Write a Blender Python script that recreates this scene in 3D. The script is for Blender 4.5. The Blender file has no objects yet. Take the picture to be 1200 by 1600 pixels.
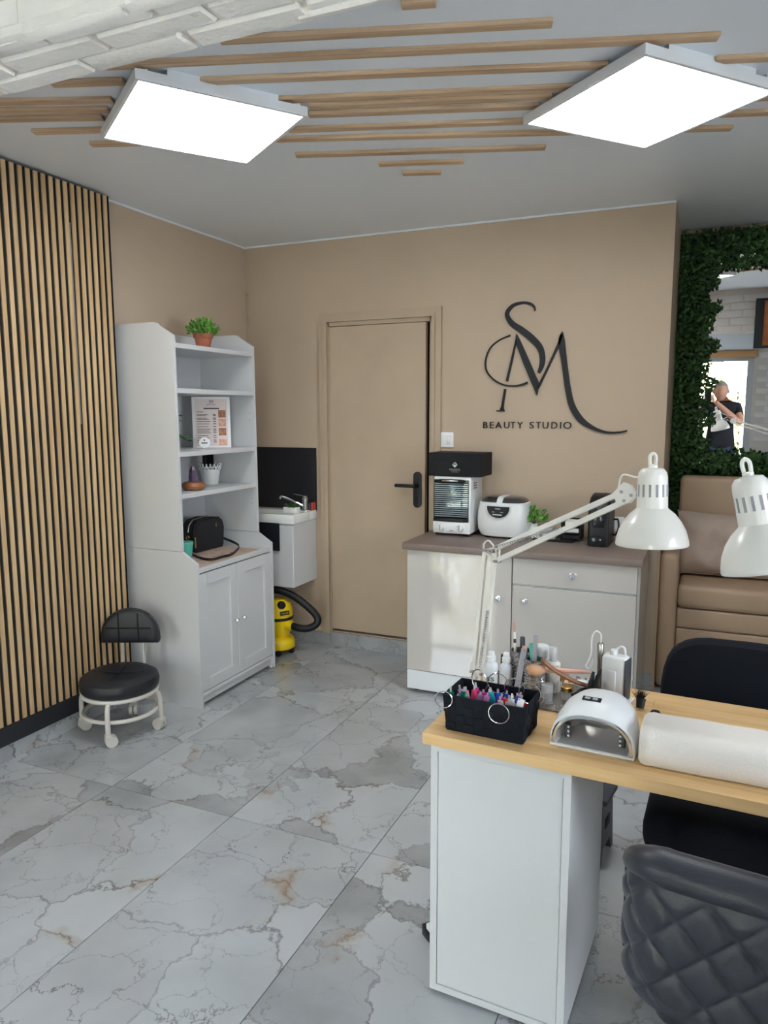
import bpy, bmesh, math, random
from mathutils import Vector, Matrix
random.seed(7)
PI = math.pi
scene = bpy.context.scene
COL = scene.collection

# ------------------------------------------------------------------ camera
def rad(a): return a*PI/180
cam_d = bpy.data.cameras.new('camera'); cam = bpy.data.objects.new('camera', cam_d); COL.objects.link(cam)
cam_d.sensor_fit = 'VERTICAL'; cam_d.sensor_height = 32.0; cam_d.lens = 1151.0*32/1600
cam_d.clip_start = 0.02; cam_d.clip_end = 100
_y, _p, _r = rad(23.68), rad(7.67), rad(-0.14)
_f = Vector((-math.sin(_y)*math.cos(_p), math.cos(_y)*math.cos(_p), -math.sin(_p)))
_rt = Vector((math.cos(_y), math.sin(_y), 0)); _u = _rt.cross(_f)
_rt2 = _rt*math.cos(_r)+_u*math.sin(_r); _u2 = -_rt*math.sin(_r)+_u*math.cos(_r)
M = Matrix((_rt2, _u2, -_f)).transposed().to_4x4(); M.translation = (0, 0, 1.5)
cam.matrix_world = M
scene.camera = cam

# ------------------------------------------------------------------ sky and exposure
SKY_STRENGTH = 16.0
PANEL_STRENGTH = 10.5
world = bpy.data.worlds.new('sky'); scene.world = world; world.use_nodes = True
wn = world.node_tree; wn.nodes.clear()
wo = wn.nodes.new('ShaderNodeOutputWorld'); wb = wn.nodes.new('ShaderNodeBackground')
wb.inputs[0].default_value = (0.86, 0.91, 1.0, 1); wb.inputs[1].default_value = SKY_STRENGTH
wn.links.new(wb.outputs[0], wo.inputs[0])
vs = scene.view_settings
scene.display_settings.display_device = 'sRGB'
vs.view_transform = 'Standard'; vs.look = 'None'; vs.gamma = 1.0; vs.use_curve_mapping = False
vs.exposure = 0.58
cy = scene.cycles
cy.use_denoising = True
cy.max_bounces = 10; cy.diffuse_bounces = 5; cy.glossy_bounces = 5; cy.transmission_bounces = 6; cy.transparent_max_bounces = 12
cy.caustics_reflective = False; cy.caustics_refractive = False
cy.sample_clamp_indirect = 6.0

sun_d = bpy.data.lights.new('sun', 'SUN'); sun_d.energy = 110.0; sun_d.angle = rad(0.6); sun_d.color = (1.0, 0.98, 0.95)
sun = bpy.data.objects.new('sun', sun_d); COL.objects.link(sun)      # high behind the shop: lights the yard and hedge, not the room
sun.rotation_euler = Vector((0.25, -0.62, -0.75)).to_track_quat('-Z', 'Y').to_euler()
def portal(name, loc, rot, sx, sy):
    l = bpy.data.lights.new(name, 'AREA'); l.shape = 'RECTANGLE'; l.size = sx; l.size_y = sy; l.energy = 1
    l.cycles.is_portal = True
    o = bpy.data.objects.new(name, l); o.location = loc; o.rotation_euler = rot; COL.objects.link(o)
# daylight enters by the glazed front of the shop, behind the camera, and by an added side window
portal('daylight_portal_door', (0.02, -1.72, 1.0), (rad(90), 0, PI), 0.98, 1.95)
portal('daylight_portal_window', (-2.77, -1.72, 1.15), (rad(90), 0, PI), 0.96, 1.95)
portal('daylight_portal_side', (2.52, 0.95, 1.5), (rad(90), 0, rad(90)), 1.1, 1.3)  # portal of the added window in the right wall

# ------------------------------------------------------------------ materials
def lin(c):
    return tuple(((v/255)/12.92 if v/255 <= 0.04045 else ((v/255+0.055)/1.055)**2.4) for v in c)
MATS = {}
def mat(name, rgb, rough=0.5, metal=0.0, bump=0.0, bscale=80.0, var=0.0, vscale=6.0, coat=0.0, trans=0.0, emit=0.0, sheen=0.0, alpha=1.0, spec=0.5):
    m = bpy.data.materials.new(name); m.use_nodes = True
    nt = m.node_tree; b = nt.nodes['Principled BSDF']
    c = lin(rgb)
    b.inputs['Base Color'].default_value = (*c, 1); b.inputs['Roughness'].default_value = rough
    b.inputs['Metallic'].default_value = metal; b.inputs['Coat Weight'].default_value = coat
    b.inputs['Specular IOR Level'].default_value = spec
    b.inputs['Transmission Weight'].default_value = trans; b.inputs['Alpha'].default_value = alpha
    if sheen: b.inputs['Sheen Weight'].default_value = sheen
    if emit:
        b.inputs['Emission Color'].default_value = (*c, 1); b.inputs['Emission Strength'].default_value = emit
    tc = nt.nodes.new('ShaderNodeTexCoord')
    if var:
        n = nt.nodes.new('ShaderNodeTexNoise'); n.inputs['Scale'].default_value = vscale; n.inputs['Detail'].default_value = 4
        nt.links.new(tc.outputs['Object'], n.inputs['Vector'])
        r = nt.nodes.new('ShaderNodeValToRGB')
        r.color_ramp.elements[0].color = (*[v*(1-var) for v in c], 1); r.color_ramp.elements[1].color = (*[min(1, v*(1+var)) for v in c], 1)
        r.color_ramp.elements[0].position = 0.3; r.color_ramp.elements[1].position = 0.7
        nt.links.new(n.outputs['Fac'], r.inputs[0]); nt.links.new(r.outputs[0], b.inputs['Base Color'])
    if bump:
        n2 = nt.nodes.new('ShaderNodeTexNoise'); n2.inputs['Scale'].default_value = bscale; n2.inputs['Detail'].default_value = 3
        nt.links.new(tc.outputs['Object'], n2.inputs['Vector'])
        bp = nt.nodes.new('ShaderNodeBump'); bp.inputs['Strength'].default_value = bump; bp.inputs['Distance'].default_value = 0.01
        nt.links.new(n2.outputs['Fac'], bp.inputs['Height']); nt.links.new(bp.outputs[0], b.inputs['Normal'])
    MATS[name] = m
    return m

def wood_mat(name, rgb, dark, axis, rough=0.45, scale=1.0, ring=1.0):
    """grain stretched along one axis of the object, with a per-object shift"""
    m = bpy.data.materials.new(name); m.use_nodes = True; nt = m.node_tree; b = nt.nodes['Principled BSDF']
    tc = nt.nodes.new('ShaderNodeTexCoord'); oi = nt.nodes.new('ShaderNodeObjectInfo')
    mp = nt.nodes.new('ShaderNodeMapping'); s = [38*scale]*3; s[axis] = 1.6*scale
    mp.inputs['Scale'].default_value = s
    mul = nt.nodes.new('ShaderNodeMath'); mul.operation = 'MULTIPLY'; mul.inputs[1].default_value = 37.0
    nt.links.new(oi.outputs['Random'], mul.inputs[0])
    cmb = nt.nodes.new('ShaderNodeCombineXYZ')
    for i in range(3): nt.links.new(mul.outputs[0], cmb.inputs[i])
    nt.links.new(tc.outputs['Object'], mp.inputs['Vector']); nt.links.new(cmb.outputs[0], mp.inputs['Location'])
    n = nt.nodes.new('ShaderNodeTexNoise'); n.inputs['Scale'].default_value = 1.4; n.inputs['Detail'].default_value = 7; n.inputs['Distortion'].default_value = 0.5*ring
    nt.links.new(mp.outputs[0], n.inputs['Vector'])
    r = nt.nodes.new('ShaderNodeValToRGB')
    r.color_ramp.elements[0].color = (*lin(dark), 1); r.color_ramp.elements[1].color = (*lin(rgb), 1)
    r.color_ramp.elements[0].position = 0.30; r.color_ramp.elements[1].position = 0.62
    nt.links.new(n.outputs['Fac'], r.inputs[0])
    # per-object tone
    hs = nt.nodes.new('ShaderNodeHueSaturation'); mr = nt.nodes.new('ShaderNodeMapRange')
    mr.inputs['To Min'].default_value = 0.90; mr.inputs['To Max'].default_value = 1.08
    nt.links.new(oi.outputs['Random'], mr.inputs['Value']); nt.links.new(mr.outputs[0], hs.inputs['Value'])
    nt.links.new(r.outputs[0], hs.inputs['Color']); nt.links.new(hs.outputs[0], b.inputs['Base Color'])
    b.inputs['Roughness'].default_value = rough
    bp = nt.nodes.new('ShaderNodeBump'); bp.inputs['Strength'].default_value = 0.12; bp.inputs['Distance'].default_value = 0.004
    nt.links.new(n.outputs['Fac'], bp.inputs['Height']); nt.links.new(bp.outputs[0], b.inputs['Normal'])
    MATS[name] = m
    return m

def marble_mat(name, rough=0.1):
    m = bpy.data.materials.new(name); m.use_nodes = True; nt = m.node_tree; b = nt.nodes['Principled BSDF']
    N = nt.nodes.new; L = nt.links.new
    tc = N('ShaderNodeTexCoord'); oi = N('ShaderNodeObjectInfo')
    mul = N('ShaderNodeMath'); mul.operation = 'MULTIPLY'; mul.inputs[1].default_value = 61.0; L(oi.outputs['Random'], mul.inputs[0])
    cmb = N('ShaderNodeCombineXYZ'); L(mul.outputs[0], cmb.inputs[0]); L(mul.outputs[0], cmb.inputs[2])
    add = N('ShaderNodeVectorMath'); add.operation = 'ADD'; L(tc.outputs['Object'], add.inputs[0]); L(cmb.outputs[0], add.inputs[1])
    # warp
    nw = N('ShaderNodeTexNoise'); nw.inputs['Scale'].default_value = 4.0; nw.inputs['Detail'].default_value = 8; nw.inputs['Roughness'].default_value = 0.62
    L(add.outputs[0], nw.inputs['Vector'])
    sub = N('ShaderNodeVectorMath'); sub.operation = 'SUBTRACT'; sub.inputs[1].default_value = (0.5, 0.5, 0.5); L(nw.outputs['Color'], sub.inputs[0])
    scl = N('ShaderNodeVectorMath'); scl.operation = 'SCALE'; scl.inputs['Scale'].default_value = 0.34; L(sub.outputs[0], scl.inputs[0])
    add2 = N('ShaderNodeVectorMath'); add2.operation = 'ADD'; L(add.outputs[0], add2.inputs[0]); L(scl.outputs[0], add2.inputs[1])
    # cells: slabs of differing grey, and the cracks between them
    def voro(feature, scale):
        v = N('ShaderNodeTexVoronoi'); v.feature = feature; v.inputs['Scale'].default_value = scale
        L(add2.outputs[0], v.inputs['Vector']); return v
    vc = voro('F1', 2.1); ve = voro('DISTANCE_TO_EDGE', 2.1); ve2 = voro('DISTANCE_TO_EDGE', 5.2)
    sep = N('ShaderNodeSeparateColor'); L(vc.outputs['Color'], sep.inputs[0])
    nb = N('ShaderNodeTexNoise'); nb.inputs['Scale'].default_value = 3.0; nb.inputs['Detail'].default_value = 6; L(add.outputs[0], nb.inputs['Vector'])
    mixv = N('ShaderNodeMath'); mixv.operation = 'MULTIPLY_ADD'; mixv.inputs[1].default_value = 0.45; L(sep.outputs[0], mixv.inputs[0])
    h = N('ShaderNodeMath'); h.operation = 'MULTIPLY'; h.inputs[1].default_value = 0.75; L(nb.outputs['Fac'], h.inputs[0]); L(h.outputs[0], mixv.inputs[2])
    rp = N('ShaderNodeValToRGB'); e = rp.color_ramp.elements
    e[0].position = 0.28; e[0].color = (*lin((134, 136, 138)), 1); e[1].position = 0.80; e[1].color = (*lin((184, 188, 192)), 1)
    k = rp.color_ramp.elements.new(0.5); k.color = (*lin((166, 169, 172)), 1)
    L(mixv.outputs[0], rp.inputs[0])
    # vein masks
    def vein(v, w):
        r = N('ShaderNodeValToRGB'); r.color_ramp.elements[0].position = 0.0; r.color_ramp.elements[0].color = (1, 1, 1, 1)
        r.color_ramp.elements[1].position = w; r.color_ramp.elements[1].color = (0, 0, 0, 1)
        L(v.outputs['Distance'], r.inputs[0]); return r
    v1 = vein(ve, 0.016); v2 = vein(ve2, 0.012)
    nm = N('ShaderNodeTexNoise'); nm.inputs['Scale'].default_value = 2.2; nm.inputs['Detail'].default_value = 3; L(add.outputs[0], nm.inputs['Vector'])
    rm = N('ShaderNodeValToRGB'); rm.color_ramp.elements[0].position = 0.40; rm.color_ramp.elements[1].position = 0.58; L(nm.outputs['Fac'], rm.inputs[0])
    m2 = N('ShaderNodeMath'); m2.operation = 'MULTIPLY'; L(v2.outputs[0], m2.inputs[0]); L(rm.outputs[0], m2.inputs[1])
    m1 = N('ShaderNodeMath'); m1.operation = 'MULTIPLY'; L(v1.outputs[0], m1.inputs[0])
    rm1 = N('ShaderNodeMapRange'); rm1.inputs['From Min'].default_value = 0.35; rm1.inputs['From Max'].default_value = 0.6; rm1.inputs['To Min'].default_value = 0.9; rm1.inputs['To Max'].default_value = 0.25
    L(nm.outputs['Fac'], rm1.inputs['Value']); L(rm1.outputs[0], m1.inputs[1])
    mx = N('ShaderNodeMath'); mx.operation = 'MAXIMUM'; L(m1.outputs[0], mx.inputs[0]); L(m2.outputs[0], mx.inputs[1])
    # ochre stains near the cracks
    w1 = vein(ve, 0.09); no = N('ShaderNodeTexNoise'); no.inputs['Scale'].default_value = 3.4; no.inputs['Detail'].default_value = 4
    L(add2.outputs[0], no.inputs['Vector'])
    ro = N('ShaderNodeValToRGB'); ro.color_ramp.elements[0].position = 0.60; ro.color_ramp.elements[1].position = 0.70; L(no.outputs['Fac'], ro.inputs[0])
    mo = N('ShaderNodeMath'); mo.operation = 'MULTIPLY'; L(w1.outputs[0], mo.inputs[0]); L(ro.outputs[0], mo.inputs[1])
    c1 = N('ShaderNodeMix'); c1.data_type = 'RGBA'; L(mo.outputs[0], c1.inputs['Factor']); L(rp.outputs[0], c1.inputs[6]); c1.inputs[7].default_value = (*lin((160, 144, 124)), 1)
    vm = N('ShaderNodeMath'); vm.operation = 'MULTIPLY'; vm.inputs[1].default_value = 0.85; L(mx.outputs[0], vm.inputs[0])
    c2 = N('ShaderNodeMix'); c2.data_type = 'RGBA'; L(vm.outputs[0], c2.inputs['Factor']); L(c1.outputs[2], c2.inputs[6]); c2.inputs[7].default_value = (*lin((84, 75, 70)), 1)
    L(c2.outputs[2], b.inputs['Base Color'])
    b.inputs['Roughness'].default_value = rough; b.inputs['Specular IOR Level'].default_value = 0.65
    MATS[name] = m
    return m

def glass_pane_mat(name, tint, refl):
    m = bpy.data.materials.new(name); m.use_nodes = True; nt = m.node_tree; nt.nodes.clear()
    o = nt.nodes.new('ShaderNodeOutputMaterial'); t = nt.nodes.new('ShaderNodeBsdfTransparent'); g = nt.nodes.new('ShaderNodeBsdfGlossy')
    t.inputs[0].default_value = (*tint, 1); g.inputs['Roughness'].default_value = 0.02
    fr = nt.nodes.new('ShaderNodeFresnel'); fr.inputs[0].default_value = refl
    mx = nt.nodes.new('ShaderNodeMixShader'); nt.links.new(fr.outputs[0], mx.inputs[0]); nt.links.new(t.outputs[0], mx.inputs[1]); nt.links.new(g.outputs[0], mx.inputs[2])
    nt.links.new(mx.outputs[0], o.inputs[0]); MATS[name] = m
    return m

def leaf_mat(name, a, b_, rough=0.55, trans=0.0):
    m = bpy.data.materials.new(name); m.use_nodes = True; nt = m.node_tree; b = nt.nodes['Principled BSDF']
    at = nt.nodes.new('ShaderNodeAttribute'); at.attribute_name = 'tone'
    mx = nt.nodes.new('ShaderNodeMix'); mx.data_type = 'RGBA'; mx.inputs[6].default_value = (*lin(a), 1); mx.inputs[7].default_value = (*lin(b_), 1)
    nt.links.new(at.outputs['Fac'], mx.inputs['Factor']); nt.links.new(mx.outputs[2], b.inputs['Base Color'])
    b.inputs['Roughness'].default_value = rough; MATS[name] = m
    if trans:
        o = nt.nodes['Material Output']; tl = nt.nodes.new('ShaderNodeBsdfTranslucent'); nt.links.new(mx.outputs[2], tl.inputs[0])
        ms = nt.nodes.new('ShaderNodeMixShader'); ms.inputs[0].default_value = trans
        nt.links.new(b.outputs[0], ms.inputs[1]); nt.links.new(tl.outputs[0], ms.inputs[2]); nt.links.new(ms.outputs[0], o.inputs[0])
    return m

mat('wall_paint', (188, 169, 148), 0.75, bump=0.06, bscale=60, var=0.03, vscale=2.5)
mat('door_paint', (182, 163, 141), 0.6, bump=0.05, bscale=25, var=0.04, vscale=5)
mat('ceiling_paint', (234, 240, 247), 0.42, bump=0.02, bscale=3)
mat('white_brick', (242, 238, 233), 0.7, bump=0.5, bscale=45, var=0.05, vscale=9)
mat('brick_joint', (228, 220, 213), 0.8, bump=0.5, bscale=55)
marble_mat('marble_tile', 0.06)
mat('grout', (112, 110, 108), 0.8)
mat('black_felt', (22, 19, 18), 0.9)
mat('black_board', (26, 28, 34), 0.45)
wood_mat('slat_oak', (208, 178, 136), (184, 150, 108), 2, 0.5, 1.0, 0.5)
wood_mat('ceiling_oak', (206, 178, 146), (164, 134, 104), 0, 0.55, 1.0, 1.4)
wood_mat('beech', (226, 190, 138), (206, 164, 108), 0, 0.32, 0.7, 0.5)
mat('white_laminate', (210, 211, 213), 0.38, bump=0.02, bscale=200)
mat('white_metal', (232, 232, 230), 0.32)
mat('lamp_white', (238, 236, 230), 0.28, coat=0.3)
mat('panel_frame', (232, 236, 240), 0.4)
mat('uv_lining', (236, 234, 236), 0.16, metal=0.55)
mat('chrome', (225, 226, 228), 0.12, metal=1.0)
mat('brushed_steel', (170, 168, 165), 0.3, metal=1.0)
mat('black_plastic', (20, 21, 25), 0.42, spec=0.35)
mat('black_matte', (17, 18, 21), 0.7, spec=0.3)
mat('black_leather', (26, 29, 36), 0.42, bump=0.12, bscale=260)
mat('quilt_leather', (44, 47, 56), 0.40, bump=0.10, bscale=300)
mat('black_fabric', (24, 27, 34), 0.95, bump=0.25, bscale=500, spec=0.2)
mat('stool_paint', (208, 204, 198), 0.4)
mat('counter_gloss', (198, 193, 187), 0.07, coat=1.0, spec=0.7)
mat('counter_white', (228, 232, 236), 0.35)
mat('counter_top', (128, 113, 106), 0.42, var=0.05, vscale=60, bump=0.04, bscale=150)
mat('counter_side', (168, 164, 160), 0.18)
mat('crystal', (232, 236, 240), 0.05, metal=0.75)
mat('terracotta', (168, 102, 76), 0.85, bump=0.2, bscale=60)
mat('white_ceramic', (236, 238, 236), 0.2)
mat('white_plastic', (230, 232, 233), 0.3)
mat('grey_plastic', (150, 152, 156), 0.45)
mat('dark_grey_plastic', (64, 68, 76), 0.5)
mat('yellow_plastic', (240, 205, 20), 0.35)
mat('teal_glass', (96, 190, 172), 0.15, alpha=0.8)
mat('bag_black', (22, 24, 29), 0.55, bump=0.12, bscale=300)
mat('gold', (205, 170, 100), 0.25, metal=1.0)
mat('paper_brown', (196, 172, 156), 0.8, var=0.04, vscale=30)
mat('paper_print', (120, 98, 86), 0.8)
mat('paper_white', (240, 239, 240), 0.6)
mat('paper_pink', (226, 212, 210), 0.6)
mat('ink', (70, 62, 64), 0.7)
mat('photo_pink', (214, 164, 142), 0.6, var=0.3, vscale=60)
mat('photo_brown', (166, 112, 86), 0.6, var=0.4, vscale=70)
mat('amethyst', (86, 66, 96), 0.25, var=0.3, vscale=40)
mat('amber_stone', (150, 96, 62), 0.4, var=0.25, vscale=30)
mat('red_plastic', (190, 60, 54), 0.5)
mat('sofa_leather', (184, 158, 132), 0.42, bump=0.06, bscale=240)
mat('cushion_velvet', (186, 168, 155), 0.85, bump=0.5, bscale=9, var=0.10, vscale=7, sheen=0.4)
mat('towel', (236, 230, 222), 0.95, bump=0.3, bscale=400)
mat('skin', (206, 150, 122), 0.55)
mat('hair_grey', (150, 144, 138), 0.8, bump=0.5, bscale=200)
mat('shirt', (30, 31, 38), 0.85)
mat('jeans', (62, 74, 100), 0.85, var=0.1, vscale=40)
mat('shoe', (40, 38, 38), 0.6)
mat('eye_white', (235, 232, 228), 0.2)
mat('lips', (170, 108, 96), 0.5)
mat('brown_wood', (132, 84, 52), 0.5)
mat('orange_canvas', (190, 112, 60), 0.6, var=0.25, vscale=9)
mat('brush_tan', (205, 160, 124), 0.9)
mat('brush_rose', (206, 156, 140), 0.35, metal=0.3)
mat('clear_plastic', (232, 234, 238), 0.1, alpha=0.35)
mat('frosted_bottle', (222, 226, 232), 0.3)
mat('green_dark', (24, 48, 34), 0.9)
mat('soil', (58, 46, 38), 0.95)
mat('glitter', (206, 204, 208), 0.22, metal=0.85)
mat('mirror_silver', (240, 242, 243), 0.0, metal=1.0)
mat('oven_glass', (44, 54, 62), 0.15, metal=0.6)
mat('stripe_steel', (196, 206, 212), 0.3, metal=0.5)  # pale stripes of the blind's reflection modelled in the oven door
mat('smoke_lid', (58, 56, 58), 0.1, coat=0.5)
mat('upvc', (206, 208, 210), 0.4)
mat('pavement', (200, 200, 198), 0.85, var=0.1, vscale=3)
mat('blind_white', (226, 230, 234), 0.6)
mat('orange_wood', (206, 158, 104), 0.6)
leaf_mat('leaf_wall', (24, 58, 34), (70, 112, 52), 0.5)
leaf_mat('leaf_bright', (52, 108, 36), (120, 176, 66), 0.5)
leaf_mat('leaf_garden', (104, 108, 66), (214, 204, 166), 0.6, 0.3)
glass_pane_mat('clear_glass', (0.96, 0.98, 0.98), 1.35)
m = mat('panel_glow', (255, 255, 255), 0.5, emit=PANEL_STRENGTH)
MATS['panel_glow'].node_tree.nodes['Principled BSDF'].inputs['Emission Color'].default_value = (0.955, 0.985, 1.0, 1)

# ------------------------------------------------------------------ mesh builder
class MB:
    def __init__(s): s.v = []; s.f = []; s.mi = []
    def add(s, vs, fs, mi=0):
        o = len(s.v); s.v += [tuple(v) for v in vs]; s.f += [tuple(i+o for i in f) for f in fs]; s.mi += [mi]*len(fs); return s
    def xf(s, M_, start=0):
        s.v[start:] = [tuple(M_ @ Vector(v)) for v in s.v[start:]]; return s
    def box(s, x0, x1, y0, y1, z0, z1, mi=0):
        vs = [(x, y, z) for z in (z0, z1) for y in (y0, y1) for x in (x0, x1)]
        return s.add(vs, [(0, 2, 3, 1), (4, 5, 7, 6), (0, 1, 5, 4), (2, 6, 7, 3), (0, 4, 6, 2), (1, 3, 7, 5)], mi)
    def rbox(s, x0, x1, y0, y1, z0, z1, r=0.005, seg=2, mi=0, M_=None):
        bm = bmesh.new(); bmesh.ops.create_cube(bm, size=1)
        for v in bm.verts: v.co = Vector(((x0+x1)/2+v.co.x*(x1-x0), (y0+y1)/2+v.co.y*(y1-y0), (z0+z1)/2+v.co.z*(z1-z0)))
        r = min(r, 0.49*min(x1-x0, y1-y0, z1-z0))
        bmesh.ops.bevel(bm, geom=list(bm.edges), offset=r, segments=seg, profile=0.5, affect='EDGES')
        bm.verts.ensure_lookup_table(); bm.verts.index_update()
        vs = [M_ @ v.co if M_ else v.co for v in bm.verts]; fs = [[v.index for v in f.verts] for f in bm.faces]; bm.free()
        return s.add(vs, fs, mi)
    def loft(s, rings, cap0=True, cap1=True, closed=True, mi=0):
        n = len(rings[0]); vs = [p for r in rings for p in r]; fs = []
        for i in range(len(rings)-1):
            for j in range(n if closed else n-1):
                k = (j+1) % n; fs.append((i*n+j, i*n+k, (i+1)*n+k, (i+1)*n+j))
        if cap0: fs.append(tuple(range(n-1, -1, -1)))
        if cap1: fs.append(tuple((len(rings)-1)*n+j for j in range(n)))
        return s.add(vs, fs, mi)
    def lathe(s, prof, c=(0, 0, 0), n=24, axis=None, cap0=True, cap1=True, mi=0):
        """prof: (radius, height) list along axis (default +z) from point c"""
        c = Vector(c); a = Vector(axis or (0, 0, 1)).normalized()
        t = Vector((1, 0, 0)) if abs(a.x) < 0.9 else Vector((0, 1, 0))
        u = (t - a*t.dot(a)).normalized(); w = a.cross(u)
        rings = [[c+a*h+(u*math.cos(2*PI*j/n)+w*math.sin(2*PI*j/n))*r for j in range(n)] for r, h in prof]
        return s.loft(rings, cap0, cap1, True, mi)
    def cyl(s, p0, p1, r0, r1=None, n=12, mi=0):
        p0 = Vector(p0); p1 = Vector(p1); r1 = r0 if r1 is None else r1
        return s.lathe([(r0, 0), (r1, (p1-p0).length)], p0, n, p1-p0, mi=mi)
    def tube(s, pts, r, n=8, mi=0, closed=False):
        pts = [Vector(p) for p in pts]; m_ = len(pts); rings = []
        rr = r if isinstance(r, (list, tuple)) else [r]*m_
        up = None
        for i in range(m_):
            if closed: t = (pts[(i+1) % m_]-pts[i-1]).normalized()
            else: t = (pts[min(i+1, m_-1)]-pts[max(i-1, 0)]).normalized()
            if up is None:
                up = Vector((0, 0, 1)) if abs(t.z) < 0.9 else Vector((1, 0, 0))
            u = (up-t*up.dot(t)).normalized(); w = t.cross(u); up = u
            rings.append([pts[i]+(u*math.cos(2*PI*j/n)+w*math.sin(2*PI*j/n))*rr[i] for j in range(n)])
        if closed: rings.append(rings[0]); return s.loft(rings, False, False, True, mi)
        return s.loft(rings, True, True, True, mi)
    def bar(s, p0, p1, w, t, side, mi=0):
        """flat bar from p0 to p1, width w along 'side', thickness t"""
        p0 = Vector(p0); p1 = Vector(p1); a = (p1-p0).normalized(); sd = Vector(side); sd = (sd-a*sd.dot(a)).normalized(); nn = a.cross(sd)
        r = lambda p: [p+sd*w/2+nn*t/2, p-sd*w/2+nn*t/2, p-sd*w/2-nn*t/2, p+sd*w/2-nn*t/2]
        return s.loft([r(p0), r(p1)], mi=mi)
    def prism(s, poly, origin, ux, uy, thick, mi=0):
        """2-D polygon in plane (ux, uy) at origin, extruded along ux x uy by thick"""
        o = Vector(origin); ux = Vector(ux); uy = Vector(uy); nz = ux.cross(uy).normalized()*thick
        a = [o+ux*p[0]+uy*p[1] for p in poly]; b = [p+nz for p in a]
        n = len(a)
        bm = bmesh.new(); vs = [bm.verts.new(p) for p in a]; f = bm.faces.new(vs)
        bm.normal_update()
        tri = bmesh.ops.triangulate(bm, faces=[f], ngon_method='EAR_CLIP') if n > 4 else None
        bm.verts.index_update(); fl = [[v.index for v in f.verts] for f in bm.faces]; bm.free()
        fs = [tuple(reversed(f)) for f in fl]+[tuple(i+n for i in f) for f in fl]+[(i, (i+1) % n, n+(i+1) % n, n+i) for i in range(n)]
        return s.add(a+b, fs, mi)
    def ball(s, c, rx, ry=None, rz=None, n=16, m_=10, mi=0):
        ry = ry or rx; rz = rz or rx; c = Vector(c)
        rings = []
        for i in range(1, m_):
            th = PI*i/m_
            rings.append([c+Vector((rx*math.sin(th)*math.cos(2*PI*j/n), ry*math.sin(th)*math.sin(2*PI*j/n), -rz*math.cos(th))) for j in range(n)])
        return s.loft(rings, mi=mi)
    def build(s, name, material, parent=None, world=False, smooth=True, angle=38, kind=None):
        me = bpy.data.meshes.new(name)
        vs = s.v
        if world and parent is not None:
            Mi = root_matrix(parent).inverted(); vs = [tuple(Mi @ Vector(v)) for v in vs]
        me.from_pydata(vs, [], s.f)
        bm = bmesh.new(); bm.from_mesh(me); bmesh.ops.recalc_face_normals(bm, faces=bm.faces); bm.to_mesh(me); bm.free()
        for mm in (material if isinstance(material, (list, tuple)) else [material]):
            me.materials.append(MATS[mm])
        if any(s.mi): me.polygons.foreach_set('material_index', s.mi)
        if smooth:
            me.polygons.foreach_set('use_smooth', [True]*len(me.polygons)); me.set_sharp_from_angle(angle=rad(angle))
        me.update()
        o = bpy.data.objects.new(name, me); COL.objects.link(o)
        if parent is not None: o.parent = parent
        if kind: o['kind'] = kind
        return o
def root_matrix(o):
    while o.parent is not None: o = o.parent
    return Matrix.Translation(o.location) @ o.rotation_euler.to_matrix().to_4x4()
def thing(name, label, cat, loc=(0, 0, 0), rz=0.0, group=None):
    o = bpy.data.objects.new(name, None); COL.objects.link(o); o.empty_display_size = 0.05
    o.location = loc; o.rotation_euler = (0, 0, rz); tag(o, label, cat, group); return o
def tag(o, label, cat, group=None, kind=None):
    o['label'] = label; o['category'] = cat
    if group: o['group'] = group
    if kind: o['kind'] = kind
    return o
def origin(o, loc):
    """move a one-mesh thing's origin to its base"""
    d = Vector(loc)
    for v in o.data.vertices: v.co -= d
    o.location = d; return o
def rel(o, label): o['label'] = label; return o
def structure(o, label=None, cat=None):
    o['kind'] = 'structure'
    if label: o['label'] = label
    if cat: o['category'] = cat
    return o
def catmull(P, n=8):
    P = [Vector(p) for p in P]; out = []
    for i in range(len(P)-1):
        p0 = P[max(i-1, 0)]; p1 = P[i]; p2 = P[i+1]; p3 = P[min(i+2, len(P)-1)]
        for k in range(n):
            t = k/n; out.append(0.5*((2*p1)+(p2-p0)*t+(2*p0-5*p1+4*p2-p3)*t*t+(3*p1-p0-3*p2+p3)*t**3))
    out.append(P[-1]); return out
def circle(c, r, n, ux=(1, 0, 0), uy=(0, 1, 0)):
    c = Vector(c); ux = Vector(ux); uy = Vector(uy)
    return [c+ux*r*math.cos(2*PI*i/n)+uy*r*math.sin(2*PI*i/n) for i in range(n)]
def text_mb(txt, size, origin_, ux, uy, depth=0.001, width=None, center=False):
    """lettering laid in the plane (ux, uy), as a mesh"""
    cu = bpy.data.curves.new('lettering', 'FONT'); cu.body = txt; cu.size = size; cu.extrude = depth/2; cu.resolution_u = 3
    o = bpy.data.objects.new('lettering', cu); COL.objects.link(o)
    bpy.context.view_layer.update()
    me = bpy.data.meshes.new_from_object(o.evaluated_get(bpy.context.evaluated_depsgraph_get()))
    vs = [v.co.copy() for v in me.vertices]; fs = [tuple(p.vertices) for p in me.polygons]
    bpy.data.objects.remove(o); bpy.data.curves.remove(cu); bpy.data.meshes.remove(me)
    x0 = min(v.x for v in vs); x1 = max(v.x for v in vs); k = (width/(x1-x0)) if width else 1.0
    O = Vector(origin_); ux = Vector(ux).normalized(); uy = Vector(uy).normalized(); nz = ux.cross(uy)
    off = -(x1-x0)*k/2 if center else 0
    mb = MB(); mb.add([O+ux*((v.x-x0)*k+off)+uy*v.y+nz*(v.z+depth/2) for v in vs], fs); return mb
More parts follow.
